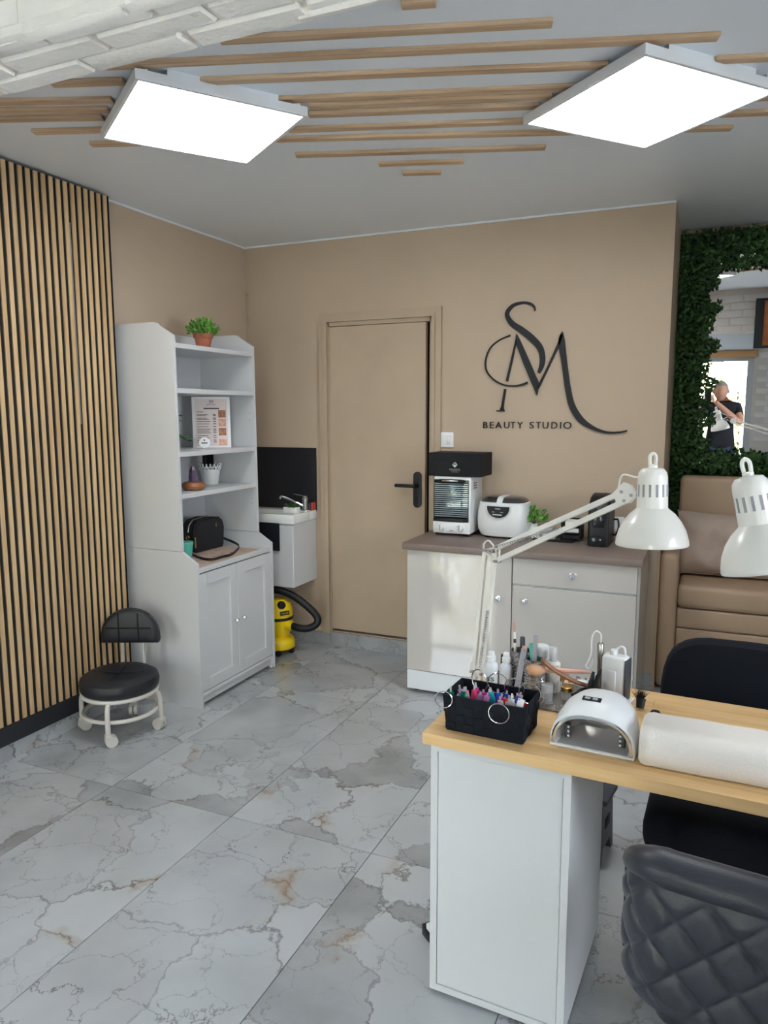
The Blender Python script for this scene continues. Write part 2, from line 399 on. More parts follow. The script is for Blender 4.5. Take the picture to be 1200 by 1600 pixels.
def leaves(name, parent, material, spots, size, normal_fn, kind='stuff', asp=0.5, world=True):
    """many small pointed leaves in one mesh; spots = list of points"""
    vs = []; fs = []; tone = []
    for p in spots:
        nn, tt = normal_fn(p); p = Vector(p)
        nn = nn.normalized(); tt = (tt-nn*tt.dot(nn)).normalized(); w = nn.cross(tt)
        L_ = size*random.uniform(0.7, 1.25); W_ = L_*asp; o = len(vs)
        vs += [p, p+tt*L_*0.5+w*W_*0.5+nn*L_*0.08, p+tt*L_, p+tt*L_*0.5-w*W_*0.5+nn*L_*0.08]
        fs += [(o, o+1, o+2), (o, o+2, o+3)]; t = random.random(); tone += [t, t]
    if world and parent is not None:
        Mi = root_matrix(parent).inverted(); vs = [Mi @ v for v in vs]
    me = bpy.data.meshes.new(name); me.from_pydata([tuple(v) for v in vs], [], fs); me.materials.append(MATS[material])
    a = me.attributes.new('tone', 'FLOAT', 'FACE'); a.data.foreach_set('value', tone)
    o = bpy.data.objects.new(name, me); COL.objects.link(o)
    if parent is not None: o.parent = parent
    if kind: o['kind'] = kind
    return o
def rnd_dir():
    while True:
        v = Vector((random.uniform(-1, 1), random.uniform(-1, 1), random.uniform(-1, 1)))
        if 0.05 < v.length < 1: return v.normalized()
# ================================================================== the room
XW, YB, XR, YA, ZC, YF, XE, XB = -2.777, 4.12, -0.206, 4.81, 2.547, -1.6, 2.4, -3.4
# ---- floor: slab with porcelain tiles laid on it
fl = structure(MB().box(XB-0.15, XE+0.15, YF-0.15, YA+0.15, -0.12, -0.010).build('floor', 'grout', smooth=False))
xs = [-0.988+0.579*i for i in range(-5, 7)]; ys = [2.136+1.197*i for i in range(-4, 4)]
for i in range(len(xs)-1):
    for j in range(len(ys)-1):
        x0 = max(xs[i], XB)+0.0012; x1 = min(xs[i+1], XE)-0.0012; y0 = max(ys[j], YF)+0.0012; y1 = min(ys[j+1], YA)-0.0012
        if x1-x0 < 0.03 or y1-y0 < 0.03: continue
        if y0 > YB and x1 < XR: continue
        if y0 > 1.13 and x1 < XW: continue
        cx, cy_ = (x0+x1)/2, (y0+y1)/2
        t = MB().rbox(x0-cx, x1-cx, y0-cy_, y1-cy_, -0.010, 0.0, 0.0008, 1).build('tile', 'marble_tile', fl, smooth=False)
        t.location = (cx, cy_, 0)

# ---- walls
structure(MB().box(XB-0.15, XE+0.15, YF-0.15, YA+0.15, ZC, ZC+0.12).build('ceiling', 'ceiling_paint', smooth=False))
ceil_o = bpy.data.objects['ceiling']
# back wall with the opening of the raised door
DX0, DX1, DZ0, DZ1 = -2.165, -1.532, 0.112, 2.022
wb_ = MB().box(XW, DX0-0.012, YB, YB+0.14, 0, ZC).box(DX1+0.03, XR, YB, YB+0.14, 0, ZC)
wb_.box(DX0-0.012, DX1+0.03, YB, YB+0.14, DZ1+0.012, ZC).box(DX0-0.012, DX1+0.03, YB, YB+0.14, 0, DZ0-0.012)
structure(wb_.build('wall_back', 'wall_paint', smooth=False))
structure(MB().box(XW-0.14, XW, 1.13, YB+0.14, 0, ZC).build('wall_left', 'wall_paint', smooth=False))
structure(MB().box(XR-0.10, XR, YB+0.14, YA, 0, ZC).build('wall_alcove_side', 'wall_paint', smooth=False))
structure(MB().box(XR-0.10, XE+0.14, YA, YA+0.14, 0, ZC).build('wall_alcove_back', 'wall_paint', smooth=False))
SY0, SY1, SZ0, SZ1 = 0.4, 1.5, 0.85, 2.15
structure(MB().box(XE, XE+0.14, YF-0.14, SY0, 0, ZC).box(XE, XE+0.14, SY1, YA, 0, ZC).box(XE, XE+0.14, SY0, SY1, 0, SZ0).box(XE, XE+0.14, SY0, SY1, SZ1, ZC).build('wall_right', 'white_brick', smooth=False))
structure(MB().box(XB-0.14, XB, YF-0.14, 1.13, 0, ZC).box(XB, XW, 1.0, 1.13, 0, 2.12).build('wall_bay', 'ceiling_paint', smooth=False))
# front wall, white painted brick, pierced by the glazed door and the window
WX0, WX1, WZ0, WZ1 = -3.25, -2.29, 0.18, 2.13
GX0, GX1, GZ1 = -0.47, 0.55, 1.96
wf = MB().box(XB-0.14, WX0, YF-0.14, YF, 0, ZC).box(WX1, GX0, YF-0.14, YF, 0, ZC).box(GX1, XE+0.14, YF-0.14, YF, 0, ZC)
wf.box(WX0, WX1, YF-0.14, YF, 0, WZ0).box(WX0, WX1, YF-0.14, YF, WZ1, ZC).box(GX0, GX1, YF-0.14, YF, GZ1, ZC)
wfo = structure(wf.build('wall_front', 'brick_joint', smooth=False))
def brick_mesh(sx, sy, sz, k):
    """a worn painted brick: a chamfered block with uneven corners"""
    mb = MB().rbox(-sx/2, sx/2, -sy/2, sy/2, -sz/2, sz/2, 0.005, 1)
    rr = random.Random(k)
    mb.v = [(v[0]+rr.uniform(-0.003, 0.003), v[1]+rr.uniform(-0.002, 0.002), v[2]+rr.uniform(-0.002, 0.002)) for v in mb.v]
    o = mb.build('brick', 'white_brick'); me = o.data; bpy.data.objects.remove(o); return me
def lay(me_list, parent, loc, rot=(0, 0, 0)):
    o = bpy.data.objects.new('brick', random.choice(me_list)); COL.objects.link(o); o.parent = parent; o.location = loc; o.rotation_euler = rot
face_bricks = [brick_mesh(0.219, 0.024, 0.069, k) for k in range(5)]
for r in range(20):
    for c in range(3):
        x = 0.70+c*0.228+(0.114 if r % 2 else 0)
        lay(face_bricks, wfo, (x, YF+0.003+random.uniform(-0.002, 0.002), 0.86+r*0.078))
# brick beam that divides the front bay from the studio
BY0, BY1, BZ = 0.965, 1.13, 2.12
beam = structure(MB().box(XB, XE, BY0+0.012, BY1-0.012, BZ+0.012, ZC).build('wall_beam', 'brick_joint', smooth=False))
soffit_bricks = [brick_mesh(0.220, 0.0495, 0.024, 20+k) for k in range(5)]
for r in range(3):
    for c in range(16):
        x = -2.35+c*0.228+(0.114 if r % 2 else 0.03)
        lay(soffit_bricks, beam, (x, BY0+0.028+r*0.0545, BZ+0.016+random.uniform(-0.0015, 0.0015)), (0, random.uniform(-0.006, 0.006), 0))
for r in range(6):
    for c in range(16):
        x = -2.35+c*0.228+(0.114 if r % 2 else 0)
        z = BZ+0.036+r*0.075
        if z > ZC-0.02: continue
        lay(face_bricks, beam, (x, BY0+0.017+random.uniform(-0.0015, 0.0015), z))
        if -0.6 < x < 1.3: lay(face_bricks, beam, (x, BY1-0.017+random.uniform(-0.0015, 0.0015), z), (0, 0, PI))
# ---- skirting
def skirt(name, boxes, joints=()):
    mb = MB()
    for b in boxes: mb.box(*b)
    return structure(mb.build(name, 'marble_tile', smooth=False))
skirt('baseboard_left', [(XW, -2.722, 1.131, 1.72, 0, 0.082), (XW, -2.722, 1.722, 2.155, 0, 0.082), (XW, -2.722, 2.157, 2.912, 0, 0.082)])
skirt('baseboard_back', [(XW+0.06, -2.182, YB-0.010, YB, 0, 0.085), (-2.180, -1.55, YB-0.012, YB, 0, 0.092), (-1.548, XR-0.01, YB-0.010, YB, 0, 0.085)])
structure(MB().box(-2.722, -2.700, 1.131, 2.868, 0.083, 0.166).build('trim_1', 'black_board', smooth=False))
# ceiling cove bead on the back and left walls
structure(MB().cyl((XW+0.005, 2.87, ZC-0.004), (XW+0.005, YB, ZC-0.004), 0.006, n=6).cyl((XW, YB-0.005, ZC-0.004), (XR, YB-0.005, ZC-0.004), 0.006, n=6).build('trim_2', 'ceiling_paint'))
# corner strip of the alcove return
structure(MB().box(XR-0.012, XR+0.004, YB-0.004, YB+0.145, 0.0, 1.16).build('trim_3', 'sofa_leather', smooth=False))

# ---- studio door (painted like the wall, one step up)
d1 = structure(thing('door_1', 'beige flush door with black lever handle', 'door', (DX0, YB, 0)))
def arch(x0, x1, z1, w, y0, y1, z0):      # architrave legs and head
    return MB().prism([(x0-w, z0), (x0, z0), (x0, z1), (x1, z1), (x1, z0), (x1+w, z0), (x1+w, z1+w), (x0-w, z1+w)], (0, y1, 0), (1, 0, 0), (0, 0, 1), y1-y0)
arch(-2.178, -1.492, 2.050, 0.055, YB-0.022, YB, 0.086).build('architrave', 'door_paint', d1, world=True)
arch(-2.178, -1.492, 2.050, 0.020, YB-0.034, YB-0.022, 0.086).build('moulding', 'door_paint', d1, world=True)
MB().box(-2.178, DX0-0.003, YB-0.010, YB+0.06, DZ0-0.01, 2.05).box(DX1+0.022, -1.492, YB-0.010, YB+0.06, DZ0-0.01, 2.05).box(-2.178, -1.492, YB-0.010, YB+0.06, DZ1+0.004, 2.05).build('jamb', 'door_paint', d1, world=True, smooth=False)
MB().box(DX0-0.011, DX1+0.029, YB+0.07, YB+0.13, DZ0-0.011, DZ1+0.011).build('light_seal', 'black_matte', d1, world=True, smooth=False)  # added black slab behind the leaf, stops light leaking round it
MB().rbox(DX0, DX1, YB-0.018, YB+0.025, DZ0+0.006, DZ1, 0.003, 1).build('leaf', 'door_paint', d1, world=True)
for z in (1.88, 0.33):
    MB().cyl((DX0-0.004, YB-0.022, z-0.03), (DX0-0.004, YB-0.022, z+0.03), 0.006, n=8).build('hinge', 'door_paint', d1, world=True)
hp = MB().prism([(0.026*math.cos(a), 0.082+0.026*math.sin(a)) for a in [PI*k/10 for k in range(11)]]+[(-0.026*math.cos(a), -0.082-0.026*math.sin(a)) for a in [PI*k/10 for k in range(11)]], (-1.578, YB-0.018, 1.043), (1, 0, 0), (0, 0, 1), 0.010)
plate = rel(hp.build('handle_plate', 'black_plastic', d1, world=True), 'matte black rounded backplate')
MB().tube(catmull([(-1.578, YB-0.03, 1.068), (-1.578, YB-0.062, 1.068), (-1.60, YB-0.070, 1.068), (-1.65, YB-0.070, 1.069), (-1.705, YB-0.066, 1.068)], 5), [0.011]*21, 8).build('lever', 'black_plastic', plate, world=True)
MB().cyl((-1.578, YB-0.030, 0.995), (-1.578, YB-0.027, 0.995), 0.007).build('keyhole', 'black_matte', plate, world=True)
MB().cyl((-1.85, YB-0.020, 1.79), (-1.85, YB-0.017, 1.79), 0.006, n=10).build('peephole', 'brushed_steel', d1, world=True)

# ---- glazed front door and window (seen in the mirror and in the gloss of the counter)
d2 = structure(thing('door_2', 'white glazed shop door to the garden', 'door', (0.04, YF, 0)))
def frame(x0, x1, z0, z1, w, y0, y1): return MB().box(x0, x0+w, y0, y1, z0, z1).box(x1-w, x1, y0, y1, z0, z1).box(x0+w, x1-w, y0, y1, z0, z0+w).box(x0+w, x1-w, y0, y1, z1-w, z1)
frame(GX0, GX1, 0.0, GZ1, 0.08, YF-0.10, YF-0.03).build('frame', 'upvc', d2, world=True, smooth=False)
MB().box(GX0+0.08, GX1-0.08, YF-0.07, YF-0.064, 0.08, GZ1-0.08).build('pane', 'clear_glass', d2, world=True, smooth=False)
MB().box(GX0-0.02, GX1+0.03, YF, YF+0.03, 1.935, 2.02).build('header', 'orange_wood', d2, world=True, smooth=False)
MB().rbox(GX0-0.06, GX1+0.10, YF, YF+0.12, 2.03, 2.25, 0.02).build('blind_box', 'blind_white', d2, world=True)
w1 = structure(thing('window_1', 'wide shop window with a horizontal blind', 'window', ((WX0+WX1)/2, YF, WZ0)))
frame(WX0, WX1, WZ0, WZ1, 0.06, YF-0.12, YF-0.05).build('frame', 'upvc', w1, world=True, smooth=False)
MB().box(WX0+0.06, WX1-0.06, YF-0.12, YF-0.05, 1.48, 1.55).build('mullion', 'upvc', w1, world=True, smooth=False)
for (a, b_) in ((WX0+0.06, WX1-0.06),):
    for (z0, z1) in ((WZ0+0.06, 1.48), (1.55, WZ1-0.06)):
        MB().box(a, b_, YF-0.09, YF-0.084, z0, z1).build('pane', 'clear_glass', w1, world=True, smooth=False)
MB().rbox(WX0+0.01, WX1-0.01, YF-0.045, YF-0.005, WZ1-0.05, WZ1-0.002, 0.004).build('blind_rail', 'blind_white', w1, world=True)
bl = MB().box(-0.46, 0.46, -0.018, 0.018, -0.0006, 0.0006).build('blind_slat', 'blind_white', w1, smooth=False)
sl0 = bl
for xs_ in ((WX0+WX1)/2,):
    for k in range(30):
        z = WZ1-0.075-k*0.060
        o = sl0 if k == 0 else sl0.copy()
        if o is not sl0: COL.objects.link(o)
        o.parent = w1; o.location = (xs_-(WX0+WX1)/2, -0.025, z-WZ0); o.rotation_euler = (rad(-20), 0, 0)
MB().rbox(WX0-0.05, WX1+0.05, YF, YF+0.16, WZ0-0.04, WZ0-0.002, 0.006).build('window_sill', 'white_laminate', w1, world=True)

w2 = structure(thing('added_window', 'plain unseen window added in the right wall for daylight', 'window', (XE, (SY0+SY1)/2, SZ0)))  # unseen window, added to bring daylight in from the right
MB().box(XE+0.03, XE+0.10, SY0, SY0+0.06, SZ0, SZ1).box(XE+0.03, XE+0.10, SY1-0.06, SY1, SZ0, SZ1).box(XE+0.03, XE+0.10, SY0+0.06, SY1-0.06, SZ0, SZ0+0.06).box(XE+0.03, XE+0.10, SY0+0.06, SY1-0.06, SZ1-0.06, SZ1).box(XE+0.03, XE+0.10, 0.92, 0.98, SZ0+0.06, SZ1-0.06).build('frame', 'upvc', w2, world=True, smooth=False)
for (a, b_) in ((SY0+0.06, 0.92), (0.98, SY1-0.06)):
    MB().box(XE+0.062, XE+0.068, a, b_, SZ0+0.06, SZ1-0.06).build('pane', 'clear_glass', w2, world=True, smooth=False)

# ---- outside: paved yard and greenery beyond the glass
structure(MB().box(-9, 9, -12, YF-0.16, -0.12, -0.02).box(XE+0.16, 9, YF-0.16, 9, -0.12, -0.02).build('ground', 'pavement', smooth=False))
hd = thing('garden_hedge', 'sunlit yellow green garden hedge seen through the glazed door', 'hedge', (0, -4.6, -0.02))
def hspot(n):
    out = []
    for _ in range(n):
        x = random.uniform(-5.5, 4.5); z = random.uniform(0.0, 2.6)**0.95; t = 0.35*math.sin(x*2.3)+0.25*math.sin(x*5.1+z*3)
        out.append((x, -4.5+t*0.6-random.random()*0.4, z))
    return out
leaves('foliage', hd, 'leaf_garden', hspot(7000), 0.16, lambda p: (rnd_dir()+Vector((0, 0.6, 0.3)), rnd_dir()+Vector((0, 0, -0.5))), asp=0.6)
for x in (-4.2, -2.6, -1.0, 0.5, 2.0, 3.5):
    MB().tube([(x, -4.75, -0.02), (x+0.05, -4.75, 0.8), (x-0.04, -4.75, 1.6)], [0.04, 0.03, 0.015], 7).build('stem', 'soil', hd, world=True)

# ================================================================== ceiling slats (laid at an angle) and panel lights
SL = [(-0.78, 1.898, -0.695, 1.923), (-1.318, 1.859, -0.442, 2.146), (-1.73, 1.846, -0.03, 2.409), (-1.526, 2.05, -0.337, 2.459), (-1.974, 1.871, -1.747, 1.952), (-2.361, 1.86, -1.884, 2.045), (-2.426, 1.908, -1.955, 2.098), (-2.494, 1.958, -2.022, 2.143), (-2.363, 2.141, -1.795, 2.346), (-2.264, 2.324, 0.021, 3.163), (-1.383, 2.269, -0.449, 2.576), (-1.311, 2.359, -0.535, 2.616), (-1.345, 2.419, -0.59, 2.674), (-1.486, 2.511, 0.295, 3.112), (-1.598, 2.758, -0.65, 3.084), (-1.334, 2.997, -0.994, 3.109), (-1.288, 3.148, -1.13, 3.205), (-0.039, 2.555, 0.60, 2.77), (-0.071, 2.853, 0.641, 3.08)]
for (x0, y0, x1, y1) in SL:
    L_ = math.hypot(x1-x0, y1-y0)
    o = MB().rbox(-L_/2, L_/2, -0.018, 0.018, -0.013, 0, 0.002, 1).build('slat', 'ceiling_oak', ceil_o, smooth=False)
    o.location = ((x0+x1)/2, (y0+y1)/2, ZC); o.rotation_euler = (0, 0, math.atan2(y1-y0, x1-x0))
def panel_light(c, ang, label, S=0.566):
    t = thing('ceiling_light', label, 'ceiling light', (c[0], c[1], ZC), ang, 'square panel lights on the studio ceiling')
    h = S/2; z0, z1 = -0.052, -0.022
    fr = MB().box(-h, h, -h, -h+0.012, z0, z1).box(-h, h, h-0.012, h, z0, z1).box(-h, -h+0.012, -h+0.012, h-0.012, z0, z1).box(h-0.012, h, -h+0.012, h-0.012, z0, z1)
    fr.box(-h+0.012, h-0.012, -h+0.012, h-0.012, z1-0.006, z1)
    fr.build('frame', 'panel_frame', t, smooth=False)
    MB().box(-h+0.012, h-0.012, -h+0.012, h-0.012, z0+0.002, z0+0.008).build('diffuser', 'panel_glow', t, smooth=False)
    MB().box(-0.11, 0.11, -0.03, 0.03, z1, 0.0).build('driver_box', 'panel_frame', t, smooth=False)
    MB().box(-h+0.10, h-0.10, -h+0.012, -h+0.05, z1, 0.0).build('mounting_rail', 'panel_frame', t, smooth=False)
    for sx in (-1, 1):
        for sy in (-1, 1):
            MB().box(sx*(h-0.03)-0.012, sx*(h-0.03)+0.012, sy*(h-0.03)-0.012, sy*(h-0.03)+0.012, z1, 0.0).build('corner_bracket', 'panel_frame', t, smooth=False)
    return t
panel_light((-1.693, 2.259), rad(54.4), 'lit white square panel light on the ceiling, left one nearer the slatted wall')
panel_light((-0.248, 2.724), rad(49.5), 'lit white square panel light on the ceiling, right one over the desk side')

# ================================================================== slatted wall panel
sp = thing('slat_panel', 'oak slats on black felt covering the left wall floor to ceiling', 'wall panel', (-2.74, 2.0, 0.166))
MB().box(XW, -2.710, 1.131, 2.868, 0.166, ZC-0.012).build('felt_backing', 'black_felt', sp, world=True, smooth=False)
me_s = None
y = 2.848; k = 0
while y > 1.16:
    if me_s is None:
        o = MB().rbox(-0.004, 0.004, -0.0104, 0.0104, 0, ZC-0.014-0.168, 0.001, 1).build('slat', 'slat_oak', sp, smooth=False); me_s = o.data
    else:
        o = bpy.data.objects.new('slat', me_s); COL.objects.link(o); o.parent = sp
    o.location = (-2.706+2.74, y-2.0, 0.168-0.166)
    y -= 0.040; k += 1
MB().box(-2.7100, -2.7075, 2.6265, 2.6295, 1.45, 2.36).build('joint_line', 'grey_plastic', sp, world=True, smooth=False)
MB().box(-2.710, -2.700, 2.864, 2.868, 0.166, ZC-0.012).build('edge_strip', 'black_felt', sp, world=True, smooth=False)

# ================================================================== white dresser with open shelves
cb = thing('shelf_cabinet', 'tall white dresser with open shelves above two panelled doors', 'cabinet', (-2.54, 3.27, 0))
CX0, CX1, CY0, CY1 = -2.765, -2.306, 2.92, 3.62
def side(y0, y1):
    up = [(CX0, 0.812), (CX0, 1.939), (-2.512, 1.942), (-2.492, 1.936), (-2.476, 1.922), (-2.392, 1.875), (-2.388, 0.812)]
    lo = [(CX0, 0.0), (CX0, 0.810), (-2.390, 0.810), (-2.298, 0.752), (-2.298, 0.0)]
    a = MB().prism([(p[0], p[1]) for p in up], (0, y1, 0), (1, 0, 0), (0, 0, 1), y1-y0)
    b = MB().prism([(p[0], p[1]) for p in lo], (0, y1, 0), (1, 0, 0), (0, 0, 1), y1-y0)
    return a, b
for (y0, y1) in ((CY0, CY0+0.018), (CY1-0.018, CY1)):
    a, b = side(y0, y1)
    a.build('side_panel', 'white_laminate', cb, world=True, smooth=False); b.build('base_side', 'white_laminate', cb, world=True, smooth=False)
MB().box(CX0, CX0+0.006, CY0+0.018, CY1-0.018, 0.06, 1.935).build('back_panel', 'white_laminate', cb, world=True, smooth=False)
for zt in (1.840, 1.622, 1.308, 1.098):
    MB().rbox(CX0+0.006, -2.392, CY0+0.018, CY1-0.018, zt-0.024, zt, 0.002, 1).build('shelf', 'white_laminate', cb, world=True, smooth=False)
MB().rbox(CX0+0.006, -2.300, CY0+0.018, CY1-0.018, 0.703, 0.728, 0.002, 1).build('worktop', 'white_laminate', cb, world=True, smooth=False)
MB().box(CX0+0.006, -2.318, CY0+0.018, CY1-0.018, 0.055, 0.075).box(-2.336, -2.318, CY0+0.018, CY1-0.018, 0.016, 0.055).build('plinth', 'white_laminate', cb, world=True, smooth=False)
MB().rbox(-2.318, -2.300, CY0+0.018, CY1-0.018, 0.058, 0.076, 0.003, 1).build('bottom_rail', 'white_laminate', cb, world=True, smooth=False)
for (y0, y1, ky) in ((CY0+0.021, 3.2655, 3.233), (3.2685, CY1-0.021, 3.301)):
    f = MB(); w = 0.062; z0, z1, x0, x1 = 0.080, 0.696, -2.324, -2.304
    f.rbox(x0, x1, y0, y0+w, z0, z1, 0.002, 1).rbox(x0, x1, y1-w, y1, z0, z1, 0.002, 1).rbox(x0, x1, y0+w, y1-w, z0, z0+w, 0.002, 1).rbox(x0, x1, y0+w, y1-w, z1-w, z1, 0.002, 1)
    dd = f.build('door', 'white_laminate', cb, world=True, smooth=False)
    MB().box(x0, x0+0.010, y0+w-0.004, y1-w+0.004, z0+w-0.004, z1-w+0.004).build('door_panel', 'white_laminate', dd, world=True, smooth=False)
    MB().lathe([(0.004, 0), (0.004, 0.010), (0.010, 0.014), (0.012, 0.020), (0.008, 0.027), (0.002, 0.029)], (-2.304, ky, 0.388), 14, (1, 0, 0)).build('knob', 'crystal', dd, world=True)
for (x, y) in ((-2.32, 2.935), (-2.32, 3.605), (-2.74, 2.935), (-2.74, 3.605)):
    MB().cyl((x, y, 0), (x, y, 0.016), 0.012).build('foot', 'white_plastic', cb, world=True)
for z in (1.50, 1.46, 1.01, 0.98):
    MB().cyl((-2.42, CY1-0.019, z), (-2.42, CY1-0.0175, z), 0.003, n=8).build('peg_hole', 'grey_plastic', cb, world=True)

# --- things on the dresser
def plant_ball(t, mname, c, r, n, size, zsq=0.8):
    pts = []
    for _ in range(n):
        d = rnd_dir(); d.z = abs(d.z)*zsq+0.05; pts.append(Vector(c)+d*r*random.uniform(0.45, 1.0))
    cc = Vector(c)
    return leaves('foliage', t, mname, pts, size, lambda p: (rnd_dir()+Vector((0, 0, 0.6)), (Vector(p)-cc)+rnd_dir()*r*0.5+Vector((0, 0, r*0.4))))
pt = thing('potted_plant', 'small bushy green plant in a terracotta pot on top of the white dresser', 'plant', (-2.50, 3.30, 1.840))
MB().lathe([(0.034, 0), (0.046, 0.055), (0.046, 0.058), (0.052, 0.058), (0.054, 0.080), (0.048, 0.080), (0.045, 0.060), (0.0, 0.060)], (0, 0, 0), 24, cap1=False).build('pot', 'terracotta', pt)
MB().lathe([(0.046, 0.066), (0.001, 0.070)], (0, 0, 0), 18).build('soil', 'soil', pt)
plant_ball(pt, 'leaf_bright', (-2.50, 3.30, 1.915), 0.085, 420, 0.026, 0.9)
for k in range(7):
    a = k*0.9; MB().tube([(0.01*math.cos(a), 0.01*math.sin(a), 0.066), (0.045*math.cos(a), 0.045*math.sin(a), 0.125)], 0.0016, 5).build('stem', 'green_dark', pt)

# price-list sheet leaning on the back of the shelf
ml = thing('price_list', 'printed price list sheet leaning on the upper dresser shelf', 'menu', (-2.553, 3.42, 1.308), rad(-50))
tilt = Matrix.Rotation(rad(-5), 4, 'Y') @ Matrix.Diagonal((1, 0.735, 1, 1))
def onsheet(mb): return mb.xf(tilt)
# sheet local: width along y, height along z, facing +x
onsheet(MB().rbox(-0.003, 0.0, -0.142, 0.142, 0.0, 0.285, 0.001, 1)).build('sheet', 'paper_white', ml, smooth=False)
onsheet(MB().box(0.0002, 0.0006, -0.120, 0.120, 0.010, 0.272)).build('print_area', 'paper_pink', ml, smooth=False)
onsheet(text_mb('SM', 0.026, (0.0008, 0.002, 0.248), (0, 1, 0), (0, 0, 1), 0.0004, center=True)).build('heading', 'ink', ml, smooth=False)
onsheet(text_mb('BEAUTY STUDIO', 0.009, (0.0008, 0.002, 0.237), (0, 1, 0), (0, 0, 1), 0.0004, center=True)).build('subheading', 'ink', ml, smooth=False)
bars = MB(); bars.box(0.0007, 0.0010, -0.055, 0.060, 0.216, 0.222)
for zz, w in ((0.198, 0.05), (0.184, 0.085), (0.177, 0.07), (0.164, 0.075), (0.157, 0.09), (0.145, 0.10), (0.132, 0.09), (0.116, 0.085), (0.102, 0.10), (0.092, 0.09), (0.082, 0.10), (0.066, 0.08), (0.054, 0.09), (0.040, 0.07), (0.030, 0.085)):
    bars.box(0.0007, 0.0010, -0.108, -0.108+w, zz, zz+0.0028)
    if w > 0.06: bars.box(0.0007, 0.0010, 0.012, 0.034, zz, zz+0.004)
onsheet(bars).build('text_lines', 'ink', ml, smooth=False)
for k, zz in enumerate((0.168, 0.118, 0.068, 0.014)):
    onsheet(MB().box(0.0007, 0.0011, 0.052, 0.108, zz, zz+(0.042 if k < 3 else 0.034))).build('picture', 'photo_pink' if k % 2 else 'photo_brown', ml, smooth=False)
bd = thing('round_badge', 'small round white badge standing before the price list', 'badge', (-2.520, 3.305, 1.308), rad(-50))
MB().lathe([(0.030, 0), (0.031, 0.003), (0.028, 0.007), (0.001, 0.009)], (0, 0, 0.031), 24, (1, 0, 0.12)).build('disc', 'white_plastic', bd)
MB().box(0.0085, 0.0102, -0.016, 0.016, 0.028, 0.034).build('lettering', 'ink', bd, smooth=False)
MB().box(0.009, 0.0102, -0.003, 0.003, 0.042, 0.052).build('emblem', 'ink', bd, smooth=False)
sg = thing('leaf_sprig', 'thin dark green sprig peeking out at the left of the price list shelf', 'plant', (-2.52, 3.06, 1.308))
MB().lathe([(0.018, 0), (0.022, 0.02), (0.014, 0.05), (0.011, 0.055)], (0, -0.04, 0), 14).build('vase', 'white_ceramic', sg)
MB().tube(catmull([(0, -0.04, 0.05), (0.01, -0.02, 0.13), (0.02, 0.01, 0.20)], 5), 0.0016, 5).tube(catmull([(0, -0.04, 0.05), (0.03, 0.0, 0.07), (0.05, 0.05, 0.045)], 5), 0.0016, 5).build('stem', 'green_dark', sg)
sgp = [Vector((-2.52, 3.06, 1.308))+Vector(p) for p in catmull([(0.01, -0.01, 0.07), (0.03, 0.02, 0.07), (0.05, 0.055, 0.045)], 6)]+[Vector((-2.52, 3.06, 1.308))+Vector((0.02, 0.005, z)) for z in (0.16, 0.18, 0.2)]
leaves('leaf_cluster', sg, 'leaf_wall', sgp, 0.032, lambda p: (rnd_dir()+Vector((1, 0, 1)), rnd_dir()*0.5+Vector((0.2, 1, -0.2))), asp=0.4)

am = thing('amethyst_point', 'purple crystal point standing in a round brown stone on the dresser', 'crystal', (-2.478, 3.145, 1.098))
MB().lathe([(0.030, 0), (0.052, 0.006), (0.062, 0.022), (0.054, 0.040), (0.030, 0.047), (0.004, 0.048)], (0, 0, 0), 20).build('stone_base', 'amber_stone', am)
MB().lathe([(0.026, 0.040), (0.024, 0.075), (0.018, 0.108), (0.010, 0.124), (0.001, 0.128)], (0, 0.002, 0), 6, (0.03, -0.08, 1)).build('point', 'amethyst', am, angle=10)

lp = thing('lace_pot', 'white lace-rimmed pot holding a black brush on the lower dresser shelf', 'pot', (-2.61, 3.465, 1.098))
prof = [(0.046, 0), (0.052, 0.04), (0.060, 0.085)]
MB().lathe(prof, (0, 0, 0), 24, cap1=False).lathe([(0.056, 0.085), (0.048, 0.02)], (0, 0, 0), 24, cap0=False).build('bucket', 'white_ceramic', lp)
rim = MB()
for k in range(18):      # pierced lace rim: crossing bars with scallops
    a0 = 2*PI*k/18; a1 = 2*PI*(k+1)/18; am_ = (a0+a1)/2
    P = lambda a, r, z: (r*math.cos(a), r*math.sin(a), z)
    rim.tube([P(a0, 0.060, 0.083), P(am_, 0.064, 0.112)], 0.0028, 5).tube([P(a1, 0.060, 0.083), P(am_, 0.064, 0.112)], 0.0028, 5)
    rim.tube([P(a0, 0.062, 0.098), P(a1, 0.062, 0.098)], 0.0022, 5)
    rim.ball(P(am_, 0.064, 0.114), 0.005, n=8, m_=5)
rim.build('lace_rim', 'white_ceramic', lp)
bh = thing('hair_brush', 'black paddle brush stuck head up in the white lace pot', 'brush', (-2.61, 3.455, 1.11))
MB().tube(catmull([(0, 0.005, 0.0), (0, -0.002, 0.07), (0.005, -0.012, 0.10)], 4), 0.007, 8).build('handle', 'black_plastic', bh)
MB().rbox(-0.014, 0.014, -0.046, 0.026, 0.085, 0.172, 0.013, 3).build('head', 'black_matte', bh)
for k in range(5): MB().box(0.013, 0.022, -0.036+k*0.013, -0.033+k*0.013, 0.10, 0.16).build('bristle_row', 'black_matte', bh, smooth=False)
MB().tube(circle((0.0, 0.035, 0.115), 0.025, 14, (0.3, 0.9, 0), (0, 0, 1)), 0.003, 6, closed=True).build('hair_tie', 'brush_rose', bh)

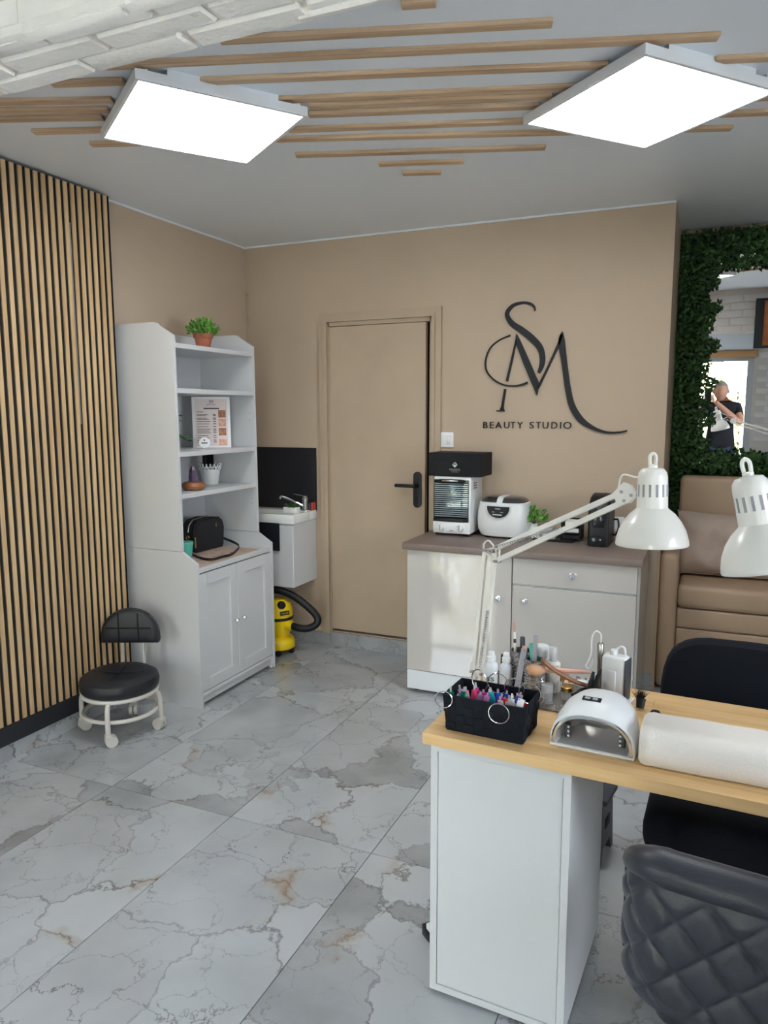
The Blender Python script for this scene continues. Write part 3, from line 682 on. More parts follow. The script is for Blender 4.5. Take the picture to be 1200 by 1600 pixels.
mt = thing('paper_mat', 'brown printed paper sheet lying on the dresser worktop', 'paper', (-2.48, 3.23, 0.728))
MB().prism([(-0.170, -0.280), (0.168, -0.282), (0.160, 0.285), (-0.175, 0.300)], (0, 0, 0.0004), (1, 0, 0), (0, 1, 0), 0.001).build('sheet', 'paper_brown', mt, smooth=False)
pm = MB()
for k in range(26):
    x, y = random.uniform(-0.15, 0.14), random.uniform(-0.25, 0.26); a = 0.6
    pm.prism([(-0.016, -0.004), (0.016, -0.002), (0.014, 0.004), (-0.012, 0.005)], (x, y, 0.0015), (math.cos(a), math.sin(a), 0), (-math.sin(a), math.cos(a), 0), 0.0003)
pm.build('printed_marks', 'paper_print', mt, smooth=False)
hb = thing('handbag', 'small black handbag with gold zip rings and a strap, on the brown paper', 'handbag', (-2.610, 3.385, 0.7300), rad(-3))
# local: long axis y, thickness x, front +x
def bagring(x, s): return [Vector((x, p[0]*s, 0.004+p[1]*s)) for p in [(-0.120, 0.012), (-0.112, 0.0), (0.112, 0.0), (0.120, 0.012), (0.128, 0.110), (0.115, 0.150), (0.085, 0.172), (0.0, 0.180), (-0.085, 0.172), (-0.115, 0.150), (-0.128, 0.110)]]
MB().loft([bagring(-0.045, 0.94), bagring(-0.038, 1.0), bagring(0.038, 1.0), bagring(0.048, 0.95)]).build('body', 'bag_black', hb)
MB().tube(bagring(0.040, 1.005), 0.0035, 6, closed=True).tube(bagring(-0.040, 1.005), 0.0035, 6, closed=True).build('piping', 'bag_black', hb)
MB().tube([Vector((0, p.y, p.z+0.002)) for p in bagring(0, 1.0)[4:11]], 0.004, 6).build('zip', 'brushed_steel', hb)
for s in (-1, 1):
    MB().tube(circle((0.0, s*0.131, 0.085), 0.010, 14, (1, 0, 0), (0, 0, 1)), 0.002, 6, closed=True).build('strap_ring', 'gold', hb)
MB().cyl((0.046, -0.122, 0.09), (0.050, -0.126, 0.03), 0.004, 0.005, 8).build('zip_pull', 'gold', hb)
text_mb('K', 0.034, (0.0485, 0.048, 0.125), (0, 1, 0), (0, 0, 1), 0.001).build('monogram', 'gold', hb, smooth=False)
def strapline(W_): 
    Mi = root_matrix(hb).inverted(); return [Mi @ Vector(p) for p in W_]
st = catmull(strapline([(-2.612, 3.245, 0.81), (-2.575, 3.215, 0.745), (-2.43, 3.125, 0.739), (-2.36, 3.125, 0.738), (-2.352, 3.21, 0.738), (-2.345, 3.27, 0.738), (-2.385, 3.38, 0.738), (-2.45, 3.50, 0.739), (-2.53, 3.565, 0.745), (-2.60, 3.545, 0.775), (-2.612, 3.525, 0.81)]), 6)
sb = MB()
for i in range(len(st)-1): sb.bar(st[i], st[i+1]+(st[i+1]-st[i])*0.15, 0.014, 0.003, (0, 0, 1))
sb.build('strap', 'bag_black', hb, smooth=False)
tb = thing('tumbler', 'teal green plastic tumbler beside the black handbag', 'cup', (-2.435, 3.005, 0.7300))
MB().lathe([(0.030, 0), (0.041, 0.110), (0.038, 0.110), (0.027, 0.006), (0.001, 0.006)], (0, 0, 0), 22, cap1=False).build('cup', 'teal_glass', tb)
MB().lathe([(0.0415, 0.100), (0.043, 0.108), (0.0415, 0.116), (0.001, 0.117)], (0, 0, 0), 22).build('lid', 'teal_glass', tb)
# ================================================================== little stool on casters
st_ = thing('stool', 'low black padded stool with backrest on cream casters, beside the slatted wall', 'stool', (-2.50, 2.572, 0), rad(24))
# local: -y front (towards camera), +y back
MB().lathe([(0.001, 0.205), (0.165, 0.205), (0.178, 0.220), (0.182, 0.245), (0.176, 0.268), (0.150, 0.284), (0.10, 0.288), (0.05, 0.281), (0.001, 0.278)], (0, 0, 0), 40, cap0=False).build('seat', 'black_leather', st_)
seam = MB()
for a in (0, PI/2): seam.tube([(0.12*math.cos(a)*t, 0.12*math.sin(a)*t, 0.2800+0.006*abs(t)) for t in (-1, -0.5, 0, 0.5, 1)], 0.003, 5)
seam.build('seat_seam', 'black_matte', st_)
MB().tube(circle((0, 0, 0.200), 0.168, 40), 0.011, 8, closed=True).build('seat_ring', 'stool_paint', st_)
MB().tube(circle((0, 0, 0.105), 0.168, 40), 0.010, 8, closed=True).build('foot_ring', 'stool_paint', st_)
for k in range(4):
    a = -PI/2+k*PI/2+0.02; c, s_ = math.cos(a), math.sin(a)
    MB().tube(catmull([(0.13*c, 0.13*s_, 0.198), (0.170*c, 0.170*s_, 0.188), (0.186*c, 0.186*s_, 0.15), (0.187*c, 0.187*s_, 0.058)], 5), 0.0115, 10).build('leg', 'stool_paint', st_)
    b2 = a+0.5+k*0.6; ax = Vector((math.cos(b2), math.sin(b2), 0)); pc = Vector((0.187*c, 0.187*s_, 0.027))+Vector((-ax.y, ax.x, 0))*0.012
    cs = MB().cyl(pc-ax*0.020, pc-ax*0.003, 0.027, n=20).cyl(pc+ax*0.003, pc+ax*0.020, 0.027, n=20).build('caster', 'stool_paint', st_)
    MB().cyl(pc-ax*0.004, pc+ax*0.004, 0.020, n=14).build('axle', 'black_plastic', cs)
    MB().rbox(-0.02, 0.02, -0.016, 0.016, 0.034, 0.060, 0.008, 2, M_=Matrix.Translation((0.187*c, 0.187*s_, 0)) @ Matrix.Rotation(b2, 4, 'Z')).build('fork', 'stool_paint', cs)
# backrest: half-moon, two uprights
def moon(n=18, sx=0.145, h=0.172):
    p = [(-sx+0.006, 0.0), (sx-0.006, 0.0)]+[(sx*math.cos(PI*k/n), 0.012+(h-0.012)*max(0, math.sin(PI*k/n))**0.8) for k in range(0, n+1)]
    return p
mp_ = moon()
def moonring(y, s, dz=0): return [Vector((p[0]*s, y, 0.375+0.086+(p[1]-0.086)*s+dz)) for p in mp_]
br = MB().loft([moonring(0.205, 0.90), moonring(0.200, 0.98), moonring(0.185, 1.0), moonring(0.165, 0.985), moonring(0.156, 0.93), moonring(0.150, 0.80), moonring(0.148, 0.45)])
br.build('backrest', 'black_leather', st_)
sm = MB().tube([(-0.11, 0.1485, 0.455), (0, 0.1455, 0.455), (0.11, 0.1485, 0.455)], 0.0035, 5)
for x in (-0.048, 0.048): sm.tube([(x, 0.150, 0.39), (x, 0.1465, 0.455), (x, 0.150, 0.53)], 0.0035, 5)
sm.build('back_seam', 'black_matte', st_)
for x in (-0.052, 0.052):
    MB().tube(catmull([(x*0.9, 0.15, 0.200), (x, 0.195, 0.25), (x, 0.205, 0.33), (x, 0.200, 0.42)], 5), 0.009, 8).build('upright', 'stool_paint', st_)

# ================================================================== wash basin corner
bs = structure(MB().box(-2.72, -2.274, YB-0.008, YB-0.0005, 0.872, 1.280).build('trim_4', 'black_board', smooth=False))
vn = thing('vanity_cabinet', 'white wall-hung vanity cabinet under the wash basin', 'cabinet', (-2.50, 3.98, 0.432))
MB().rbox(-2.72, -2.283, 3.842, YB-0.002, 0.434, 0.828, 0.003, 1).build('body', 'white_laminate', vn, world=True, smooth=False)
MB().rbox(-2.72, -2.280, 3.822, 3.840, 0.434, 0.820, 0.004, 1).build('door', 'white_laminate', vn, world=True, smooth=False)
bn = thing('wash_basin', 'white ceramic wash basin top in the corner', 'basin', (-2.50, 3.98, 0.83))
z0, z1 = 0.830, 0.886
rimm = MB().rbox(-2.725, -2.272, 3.815, 3.850, z0, z1, 0.006).rbox(-2.725, -2.272, 4.02, YB-0.009, z0, z1, 0.006).rbox(-2.310, -2.272, 3.845, 4.025, z0, z1, 0.006).rbox(-2.725, -2.690, 3.845, 4.025, z0, z1, 0.006)
rimm.build('rim', 'white_ceramic', bn, world=True)
MB().box(-2.692, -2.308, 3.848, 4.022, z0, z0+0.012).build('bowl', 'white_ceramic', bn, world=True, smooth=False)
MB().lathe([(0.022, 0), (0.022, 0.003), (0.006, 0.004)], (-2.50, 3.94, z0+0.012), 16).build('drain', 'chrome', bn, world=True)
fc = thing('faucet', 'chrome mixer tap with a long thin spout on the basin', 'faucet', (-2.325, 4.055, 0.886))
MB().lathe([(0.024, 0), (0.024, 0.006), (0.019, 0.010), (0.019, 0.070), (0.021, 0.078), (0.012, 0.094)], (0, 0, 0), 18).build('body', 'chrome', fc)
MB().tube(catmull([(-0.01, -0.01, 0.03), (-0.05, -0.035, 0.055), (-0.10, -0.055, 0.080), (-0.135, -0.068, 0.090), (-0.142, -0.070, 0.075)], 5), 0.0075, 8).build('spout', 'chrome', fc)
MB().bar((0.01, 0.0, 0.090), (-0.075, -0.01, 0.104), 0.014, 0.006, (0, 1, 0)).build('lever', 'chrome', fc)
pl = thing('basin_planter', 'white oblong planter of green succulents on the basin edge', 'plant', (-2.335, 3.905, 0.886))
MB().rbox(-0.048, 0.048, -0.026, 0.026, 0, 0.040, 0.004).build('trough', 'white_ceramic', pl)
leaves('foliage', pl, 'leaf_wall', [(-2.335+random.uniform(-0.044, 0.044), 3.905+random.uniform(-0.022, 0.022), 0.886+0.038+random.random()*0.010) for _ in range(160)], 0.022, lambda p: (rnd_dir()+Vector((0, 0, 1)), rnd_dir()+Vector((0, 0, 0.5))))
sc_ = thing('soap_box', 'small red and black box behind the tap', 'box', (-2.285, 4.085, 0.886))
MB().rbox(-0.006, 0.010, -0.022, 0.022, 0, 0.050, 0.006).build('red_half', 'red_plastic', sc_)
MB().rbox(-0.026, -0.006, -0.022, 0.022, 0, 0.046, 0.006).build('black_half', 'dark_grey_plastic', sc_)
tw = thing('hand_towel', 'black hand towel hanging over the front of the vanity', 'towel', (-2.45, 3.805, 0.664))
MB().rbox(-0.10, 0.083, -0.004, 0.006, 0, 0.170, 0.003).build('cloth', 'black_fabric', tw)
MB().tube([(-0.10, -0.001, 0.004), (0.0, -0.003, 0.002), (0.083, -0.001, 0.004)], 0.004, 6).build('hem', 'black_fabric', tw)

# vacuum cleaner
vc = thing('vacuum_cleaner', 'yellow drum vacuum cleaner with black hose under the vanity', 'vacuum', (-2.42, 3.86, 0))
MB().lathe([(0.085, 0.030), (0.100, 0.040), (0.103, 0.080), (0.090, 0.100), (0.062, 0.110)], (0, 0, 0), 26).build('chassis', 'yellow_plastic', vc)
MB().lathe([(0.062, 0.105), (0.072, 0.130), (0.088, 0.200), (0.092, 0.222)], (0, 0, 0), 26).build('drum', 'yellow_plastic', vc)
MB().lathe([(0.093, 0.222), (0.094, 0.238), (0.090, 0.240)], (0, 0, 0), 26).build('latch_band', 'black_plastic', vc)
MB().lathe([(0.090, 0.238), (0.090, 0.275), (0.078, 0.320), (0.050, 0.348), (0.001, 0.354)], (0, 0, 0), 26).build('motor_head', 'yellow_plastic', vc)
MB().lathe([(0.026, 0), (0.026, 0.012), (0.018, 0.020)], (0.050, -0.045, 0.318), 16, (0.65, -0.45, 0.6)).build('switch_dial', 'black_plastic', vc)
P0 = Vector((0.078, -0.052, 0.275)); nrm = Vector((0.83, -0.55, 0.12)).normalized(); ux = Vector((0.55, 0.83, 0)).normalized(); uy = nrm.cross(ux)
lab = MB().bar(P0-ux*0.03+nrm*0.002, P0+ux*0.03+nrm*0.002, 0.024, 0.006, uy).build('name_plate', 'black_plastic', vc, smooth=False)
text_mb('KÄRCHER', 0.012, P0+nrm*0.006-uy*0.004, ux, uy, 0.0006, width=0.048, center=True).build('lettering', 'yellow_plastic', lab, smooth=False)
MB().cyl((0.06, -0.02, 0.190), (0.115, -0.02, 0.190), 0.030, 0.028, 16).build('hose_socket', 'yellow_plastic', vc)
hose = catmull([(0.105, -0.02, 0.190), (0.16, -0.02, 0.180), (0.215, 0.0, 0.180), (0.258, 0.02, 0.205), (0.262, 0.03, 0.245), (0.21, 0.02, 0.305), (0.12, 0.0, 0.37), (0.02, -0.02, 0.405), (-0.06, -0.03, 0.40)], 9)
MB().tube(hose, [0.0225+0.0015*(i % 2) for i in range(len(hose))], 12).build('hose', 'black_plastic', vc)
for a in (0.2, 1.9, 3.6, 5.2):
    p = Vector((0.085*math.cos(a), 0.085*math.sin(a), 0.02)); MB().cyl(p-Vector((0.010*math.cos(a), 0.010*math.sin(a), 0)), p+Vector((0.010*math.cos(a), 0.010*math.sin(a), 0)), 0.020, n=14).build('wheel', 'black_plastic', vc)
# loose cable stub at the room corner
cw = thing('cable_stub', 'short painted-over wire sticking out of the wall corner', 'cable', (-2.755, YB-0.006, 2.05))
MB().tube(catmull([(0.006, 0, 0.005), (0.002, -0.004, 0.08), (-0.004, -0.004, 0.15), (-0.002, -0.006, 0.20), (0.008, -0.010, 0.215)], 5), 0.003, 6).build('wire', 'wall_paint', cw)
MB().ball((-0.002, -0.006, 0.20), 0.008, n=8, m_=6).build('end_cap', 'grey_plastic', cw)
# ================================================================== wall sign
sg_ = thing('wall_sign', 'black raised SM monogram with BEAUTY STUDIO lettering on the beige wall', 'sign', (-0.80, YB, 1.40))
def ribbon(pts, n=6, straight=False):
    P = [Vector((p[0], p[1], p[2])) for p in pts]
    Q = P if straight else catmull(P, n)
    lft, rgt = [], []
    for i, q in enumerate(Q):
        t = Q[min(i+1, len(Q)-1)]-Q[max(i-1, 0)]; t = Vector((t.x, t.y)).normalized(); nn = Vector((-t.y, t.x))*q.z/2
        lft.append((q.x+nn.x, q.y+nn.y)); rgt.append((q.x-nn.x, q.y-nn.y))
    mb = MB(); y0, y1 = YB-0.012, YB-0.0005
    rings = [[Vector((l[0], y0, l[1])), Vector((r[0], y0, r[1])), Vector((r[0], y1, r[1])), Vector((l[0], y1, l[1]))] for l, r in zip(lft, rgt)]
    return mb.loft(rings)
mat('sign_black', (26, 27, 34), 0.5, spec=0.3)
Sg = dict(
 letter_s=[(-0.9007, 2.0486, 0.0041), (-0.9053, 2.0679, 0.0115), (-0.9254, 2.0865, 0.0148), (-0.9667, 2.0961, 0.0131), (-1.0204, 2.0858, 0.0181), (-1.0533, 2.0539, 0.0222), (-1.0509, 2.0216, 0.0247), (-1.0224, 1.9839, 0.0304), (-0.9758, 1.9519, 0.0345), (-0.9168, 1.9044, 0.0362), (-0.8705, 1.853, 0.0329), (-0.8543, 1.7963, 0.0296), (-0.858, 1.7523, 0.0263), (-0.8726, 1.7148, 0.0164)],
 loop=[(-1.0355, 1.924, 0.009), (-1.101, 1.8982, 0.0074), (-1.1518, 1.8551, 0.0074), (-1.1749, 1.7899, 0.0082), (-1.167, 1.7316, 0.0082), (-1.1272, 1.6851, 0.0082), (-1.0708, 1.655, 0.009), (-1.0111, 1.6466, 0.009), (-0.9607, 1.654, 0.0107), (-0.9326, 1.6649, 0.0115)])
for k_, v_ in Sg.items(): ribbon(v_).build(k_, 'sign_black', sg_, world=True, angle=60)
mm_ = MB()
for r in ([(-1.0028, 1.895, 0.0074), (-1.0257, 1.7813, 0.0115), (-1.0498, 1.6728, 0.0131)], [(-1.0583, 1.63, 0.0123), (-1.069, 1.5638, 0.0123), (-1.073, 1.530, 0.0150), (-1.076, 1.512, 0.026)], [(-1.1067, 1.509, 0.0066), (-1.0593, 1.5088, 0.0066)],
          [(-1.0004, 1.9305, 0.0025), (-0.9928, 1.8898, 0.0279), (-0.9383, 1.7666, 0.0362), (-0.8841, 1.6478, 0.0378), (-0.8794, 1.5932, 0.0025)], [(-0.8750, 1.632, 0.0123), (-0.8151, 1.7591, 0.0115), (-0.7681, 1.865, 0.0148), (-0.7520, 1.915, 0.0131)]):
    rb = ribbon(r, straight=True); mm_.add(rb.v, rb.f)
rb = ribbon([(-0.7501, 1.9313, 0.0033), (-0.7526, 1.8802, 0.0345), (-0.7329, 1.7529, 0.0296), (-0.7078, 1.6088, 0.0304), (-0.6838, 1.5285, 0.0329), (-0.6379, 1.4602, 0.0329), (-0.5815, 1.4203, 0.023), (-0.5262, 1.3983, 0.0148), (-0.4796, 1.3915, 0.0115), (-0.4262, 1.3951, 0.0099), (-0.3963, 1.4033, 0.0074)])
mm_.add(rb.v, rb.f); mm_.build('letter_m', 'sign_black', sg_, world=True, angle=60)
for ch, x0, x1 in (('B', -1.1836, -1.158), ('E', -1.1441, -1.121), ('A', -1.1120, -1.075), ('U', -1.0617, -1.031), ('T', -1.0240, -0.998), ('Y', -0.9870, -0.954), ('S', -0.9166, -0.892), ('T', -0.8810, -0.854), ('U', -0.8442, -0.812), ('D', -0.7958, -0.763), ('I', -0.7486, -0.7425), ('O', -0.7310, -0.6866)):
    text_mb(ch, 0.0535, (x0, YB-0.0005, 1.4115), (1, 0, 0), (0, 0, 1), 0.008, width=x1-x0).build('letter', 'sign_black', sg_, world=True, smooth=False)
# light switch and socket
sw = thing('light_switch', 'cream double light switch beside the door frame', 'switch', (-1.402, YB-0.0005, 1.342))
MB().rbox(-0.043, 0.043, -0.010, 0, -0.045, 0.045, 0.006).build('plate', 'paper_white', sw)
for x in (-0.014, 0.014): MB().rbox(x-0.013, x+0.013, -0.015, -0.010, -0.027, 0.027, 0.003).build('rocker', 'white_plastic', sw)
so = thing('wall_socket', 'cream wall socket behind the coffee machine', 'socket', (-0.43, YB-0.0005, 0.90))
MB().rbox(-0.040, 0.040, -0.010, 0, -0.040, 0.040, 0.006).build('plate', 'paper_white', so)
MB().lathe([(0.021, 0), (0.021, 0.004), (0.001, 0.001)], (0, -0.010, 0), 18, (0, -1, 0)).build('well', 'white_plastic', so)

# ================================================================== kitchen counter
KY = 3.56; KZ = 0.822
def unit(name, label, x0, x1, parts):
    t = thing(name, label, 'cabinet', ((x0+x1)/2, 3.82, 0), 0, 'base cabinets under the taupe worktop')
    MB().box(x0, x1, KY+0.020, 4.08, 0.128, 0.786).build('carcass', 'counter_white', t, world=True, smooth=False)
    MB().box(x0+0.002, x1-0.002, KY+0.004, KY+0.020, 0.022, 0.126).build('plinth', 'counter_white', t, world=True, smooth=False)
    for (px0, px1, z0, z1, kx, kz, nm) in parts:
        d = MB().rbox(px0, px1, KY, KY+0.018, z0, z1, 0.002, 1).build(nm, 'counter_gloss', t, world=True, smooth=False)
        MB().lathe([(0.006, 0), (0.006, 0.008), (0.013, 0.012), (0.017, 0.022), (0.013, 0.030), (0.002, 0.032)], (kx, KY, kz), 8, (0, -1, 0)).build('knob', 'crystal', d, world=True, angle=5)
    for x in (x0+0.04, x1-0.04):
        for y in (KY+0.06, 4.03): MB().cyl((x, y, 0), (x, y, 0.128 if y > 3.8 else 0.022), 0.018).build('foot', 'black_plastic', t, world=True)
    return t
unit('base_cabinet', 'glossy beige base cabinet with one door, next to the studio door', -1.430, -0.864, [(-1.428, -0.866, 0.130, 0.783, -0.928, 0.572, 'door')])
u2 = unit('base_cabinet', 'glossy beige base cabinet with a drawer over a door, behind the desk lamp', -0.862, -0.268, [(-0.860, -0.270, 0.130, 0.642, -0.793, 0.570, 'door'), (-0.860, -0.270, 0.652, 0.783, -0.567, 0.717, 'drawer')])
MB().box(-0.268, -0.256, KY+0.004, 4.09, 0.0, 0.786).build('end_panel', 'counter_side', u2, world=True, smooth=False)
wt = origin(MB().rbox(-1.450, -0.246, 3.540, 4.108, 0.787, KZ, 0.003, 2).build('worktop', 'counter_top', None), (-0.85, 3.82, 0.787))
tag(wt, 'taupe laminate worktop running over both base cabinets', 'worktop')

# sterilizer oven with black gift box on top
ov = thing('sterilizer_oven', 'white upright mini oven with two dials and blind reflections modelled in its mirrored door', 'oven', (-1.278, 3.96, KZ))
w, y0, y1, h = 0.108, -0.115, 0.115, 0.330
MB().rbox(-w, w, y0+0.006, y1, 0.014, h, 0.008).build('housing', 'white_plastic', ov)
MB().rbox(-w, w, y0-0.004, y0+0.006, 0.014, 0.078, 0.004).build('control_panel', 'white_plastic', ov)
od = MB().rbox(-w+0.004, w-0.012, y0+0.001, y0+0.006, 0.098, 0.312, 0.002).build('door_back', 'oven_glass', ov)
MB().box(-w+0.004, w-0.012, y0-0.006, y0-0.0045, 0.098, 0.312).build('door_glass', 'clear_glass', od, smooth=False)
MB().rbox(-w+0.002, w-0.010, y0-0.006, y0+0.005, 0.080, 0.099, 0.003).build('door_sill', 'black_plastic', od)
for x in (-0.055, 0.040): MB().box(x-0.02, x+0.02, y0-0.008, y0-0.003, 0.083, 0.092).build('hinge', 'black_plastic', od, smooth=False)
MB().rbox(-0.072, 0.070, y0-0.022, y0-0.006, 0.300, 0.316, 0.005).build('handle', 'black_plastic', od)
MB().rbox(-0.050, 0.042, y0-0.025, y0-0.021, 0.304, 0.312, 0.002).build('handle_trim', 'chrome', od)
for k in range(17):
    z = 0.110+k*0.0112; MB().cyl((-w+0.008, y0-0.0008, z), (w-0.016, y0-0.0008, z), 0.0033, n=8).build('reflection_stripe', 'stripe_steel', od)  # bars standing in for the window blind's reflection in the glass
for x in (-0.058, 0.052):
    kb = MB().lathe([(0.020, 0), (0.020, 0.006), (0.016, 0.012), (0.015, 0.022), (0.010, 0.024)], (x, y0-0.004, 0.046), 20, (0, -1, 0)).build('dial', 'white_plastic', ov)
    MB().box(x-0.0025, x+0.0025, y0-0.031, y0-0.027, 0.036, 0.060).build('pointer', 'grey_plastic', kb, smooth=False)
MB().box(-0.03, 0.03, y0-0.0046, y0-0.004, 0.022, 0.0235).box(-0.012, 0.012, y0-0.0046, y0-0.004, 0.028, 0.031).box(-0.090, -0.086, y0-0.0046, y0-0.004, 0.062, 0.066).build('panel_print', 'ink', ov, smooth=False)
for sx in (-1, 1):
    for yy in (y0+0.02, y1-0.02): MB().cyl((sx*(w-0.018), yy, 0), (sx*(w-0.018), yy, 0.016), 0.009).build('foot', 'black_plastic', ov)
for k in range(3): MB().box(w-0.0005, w+0.0006, -0.06, 0.0, 0.262+k*0.014, 0.266+k*0.014).build('vent', 'black_matte', ov, smooth=False)
gb = thing('gift_box', 'flat black box with silver diamond logo on top of the mini oven', 'box', (-1.263, 3.955, KZ+0.3305), rad(-1.5))
MB().rbox(-0.152, 0.152, -0.110, 0.095, 0.0, 0.128, 0.003, 1).build('carton', 'black_matte', gb, smooth=False)
lg = MB()
for s0, s1 in ((0.0155, 0.0125),):
    q = lambda s: [(0, -s), (s, 0), (0, s), (-s, 0)]
    for i in range(4):
        a, b = q(s0)[i], q(s0)[(i+1) % 4]; c, d = q(s1)[(i+1) % 4], q(s1)[i]
        lg.prism([a, b, c, d], (0.004, -0.1105, 0.064), (1, 0, 0), (0, 0, 1), -0.0005 if False else 0.0006)
lg.prism([(0, -0.010), (0.009, -0.001), (0.004, 0.004), (0, 0.000), (-0.004, 0.004), (-0.009, -0.001)], (0.004, -0.1105, 0.063), (1, 0, 0), (0, 0, 1), 0.0006)
lg.build('logo', 'chrome', gb, smooth=False)
text_mb('MAGNETIC', 0.016, (0.004, -0.1104, 0.032), (1, 0, 0), (0, 0, 1), 0.0006, width=0.062, center=True).build('lettering', 'grey_plastic', gb, smooth=False)
MB().box(-0.018, 0.026, -0.1107, -0.1101, 0.0245, 0.0262).build('small_print', 'grey_plastic', gb, smooth=False)
pat = MB()
for k in range(5):
    a = 0.022+0.018*k
    for i in range(4):
        p = [(0, -a), (a, 0), (0, a), (-a, 0)]; A, B = p[i], p[(i+1) % 4]
        f = lambda v: (max(-0.148, min(0.0, -0.085+v[0])), -0.1103, max(0.004, min(0.124, 0.064+v[1])))
        if (Vector(f(A))-Vector(f(B))).length > 0.01: pat.bar(f(A), f(B), 0.0012, 0.0006, (0, 0, 1) if abs(A[1]-B[1]) < 1e-6 else (1, 0, 0))
mat('black_gloss', (34, 35, 40), 0.15)
pat.build('embossed_pattern', 'black_gloss', gb, smooth=False)

# ultrasonic cleaner
us = thing('ultrasonic_cleaner', 'white rounded ultrasonic cleaner with black control panel and smoked lid', 'cleaner', (-1.005, 3.952, KZ), rad(-4))
def sup(a, b, z, n=36, e=3.2, cy_=0.0):
    out = []
    for k in range(n):
        t = 2*PI*k/n; c, s_ = math.cos(t), math.sin(t)
        out.append(Vector((a*math.copysign(abs(c)**(2/e), c), cy_+b*math.copysign(abs(s_)**(2/e), s_), z)))
    return out
MB().loft([sup(0.105, 0.075, 0.004), sup(0.125, 0.092, 0.012), sup(0.140, 0.105, 0.045), sup(0.144, 0.110, 0.100), sup(0.140, 0.108, 0.150), sup(0.132, 0.102, 0.185)]).build('body', 'white_plastic', us)
MB().loft([sup(0.110, 0.08, 0.0), sup(0.112, 0.082, 0.006)]).build('base_ring', 'black_plastic', us)
MB().loft([sup(0.134, 0.104, 0.184), sup(0.133, 0.103, 0.192), sup(0.126, 0.098, 0.196)]).build('lid_rim', 'white_plastic', us)
for s in (-1, 1):
    def half(a_, b_, z): return [Vector((min(max(p.x*s, 0.016), 9)*s, p.y, p.z)) for p in sup(a_, b_, z)]
    MB().loft([half(0.125, 0.097, 0.1965), half(0.120, 0.090, 0.208), half(0.105, 0.074, 0.219), half(0.080, 0.05, 0.224)]).build('lid_window', 'smoke_lid', us)
def band(z, b_): return [Vector((x, y, z)) for x, y in ((-0.0155, -b_), (0.0155, -b_), (0.0155, b_), (-0.0155, b_))]
MB().loft([band(0.190, 0.102), band(0.200, 0.099), band(0.212, 0.090), band(0.222, 0.074), band(0.227, 0.05)]).build('lid_band', 'white_plastic', us, smooth=False)
# half-moon control panel following the front
cp = []
for k in range(13):
    t = PI*k/12; cp.append((-0.062*math.cos(t), 0.178-0.062*max(0, math.sin(t))**0.85))
MB().prism(cp, (0, -0.1135, 0), (1, 0, 0), (0, 0, 1), 0.008).build('control_panel', 'black_plastic', us, smooth=False)
prn = MB().box(-0.034, -0.020, -0.1224, -0.1216, 0.146, 0.150).box(0.014, 0.030, -0.1224, -0.1216, 0.146, 0.150).box(-0.016, 0.014, -0.1224, -0.1216, 0.162, 0.169)
prn.build('panel_print', 'grey_plastic', us, smooth=False)
MB().box(-0.030, 0.022, -0.1224, -0.1216, 0.131, 0.136).build('brand_strip', 'paper_white', us, smooth=False)

vp = thing('vase_plant', 'bright green leafy plant in a small white vase beside the ultrasonic cleaner', 'plant', (-0.845, 3.955, KZ))
MB().lathe([(0.030, 0), (0.042, 0.006), (0.044, 0.030), (0.032, 0.055), (0.020, 0.068), (0.024, 0.082), (0.020, 0.082), (0.016, 0.070)], (0, 0, 0), 20).build('vase', 'white_ceramic', vp)
plant_ball(vp, 'leaf_bright', (-0.845, 3.955, KZ+0.088), 0.075, 190, 0.030, 0.9)
for k in range(8):
    a = k*0.8; MB().tube([(0, 0, 0.07), (0.03*math.cos(a), 0.03*math.sin(a), 0.12)], 0.0016, 5).build('stem', 'green_dark', vp)

# tray with cups, organizer, coffee machine
tr = thing('serving_tray', 'thin black tray between the vase and the coffee machine', 'tray', (-0.725, 3.95, KZ))
MB().rbox(-0.105, 0.105, -0.085, 0.085, 0.0, 0.006, 0.003).build('plate', 'black_plastic', tr)
MB().tube([(-0.103, -0.083, 0.009), (0.103, -0.083, 0.009), (0.103, 0.083, 0.009), (-0.103, 0.083, 0.009)], 0.004, 6, closed=True).build('lip', 'black_plastic', tr)
def glass_cup(x, y, label, s=1.0):
    t = thing('glass_cup', label, 'cup', (x, y, KZ+0.0065), 0, 'cups on the black tray')
    MB().lathe([(0.020*s, 0), (0.030*s, 0.008), (0.034*s, 0.050*s), (0.031*s, 0.050*s), (0.027*s, 0.012), (0.001, 0.010)], (0, 0, 0), 18, cap1=False).build('bowl', 'clear_plastic', t)
    MB().tube([(0.033*s, 0, 0.040*s), (0.048*s, 0, 0.036*s), (0.046*s, 0, 0.016*s), (0.030*s, 0, 0.012)], 0.003, 6).build('handle', 'clear_plastic', t)
    MB().lathe([(0.04*s, -0.0), (0.045*s, 0.004), (0.02*s, 0.002)], (0, 0, 0), 18).build('saucer', 'white_ceramic', t)
glass_cup(-0.765, 3.925, 'clear glass cup at the front of the black tray')
glass_cup(-0.770, 3.995, 'clear glass cup at the back of the black tray')
og = thing('capsule_organizer', 'black drawer rack with two white boxes beside the coffee machine', 'organizer', (-0.642, 3.98, KZ+0.007))
MB().box(-0.052, -0.048, -0.06, 0.06, 0, 0.105).box(0.048, 0.052, -0.06, 0.06, 0, 0.105).box(-0.048, 0.048, -0.06, 0.06, 0.0, 0.004).box(-0.048, 0.048, -0.06, 0.06, 0.034, 0.038).box(-0.048, 0.048, -0.06, 0.06, 0.070, 0.074).box(-0.048, 0.048, 0.056, 0.06, 0.0, 0.105).build('rack', 'black_plastic', og, smooth=False)
MB().box(-0.044, 0.044, -0.056, 0.05, 0.006, 0.026).build('drawer', 'black_gloss', og, smooth=False)
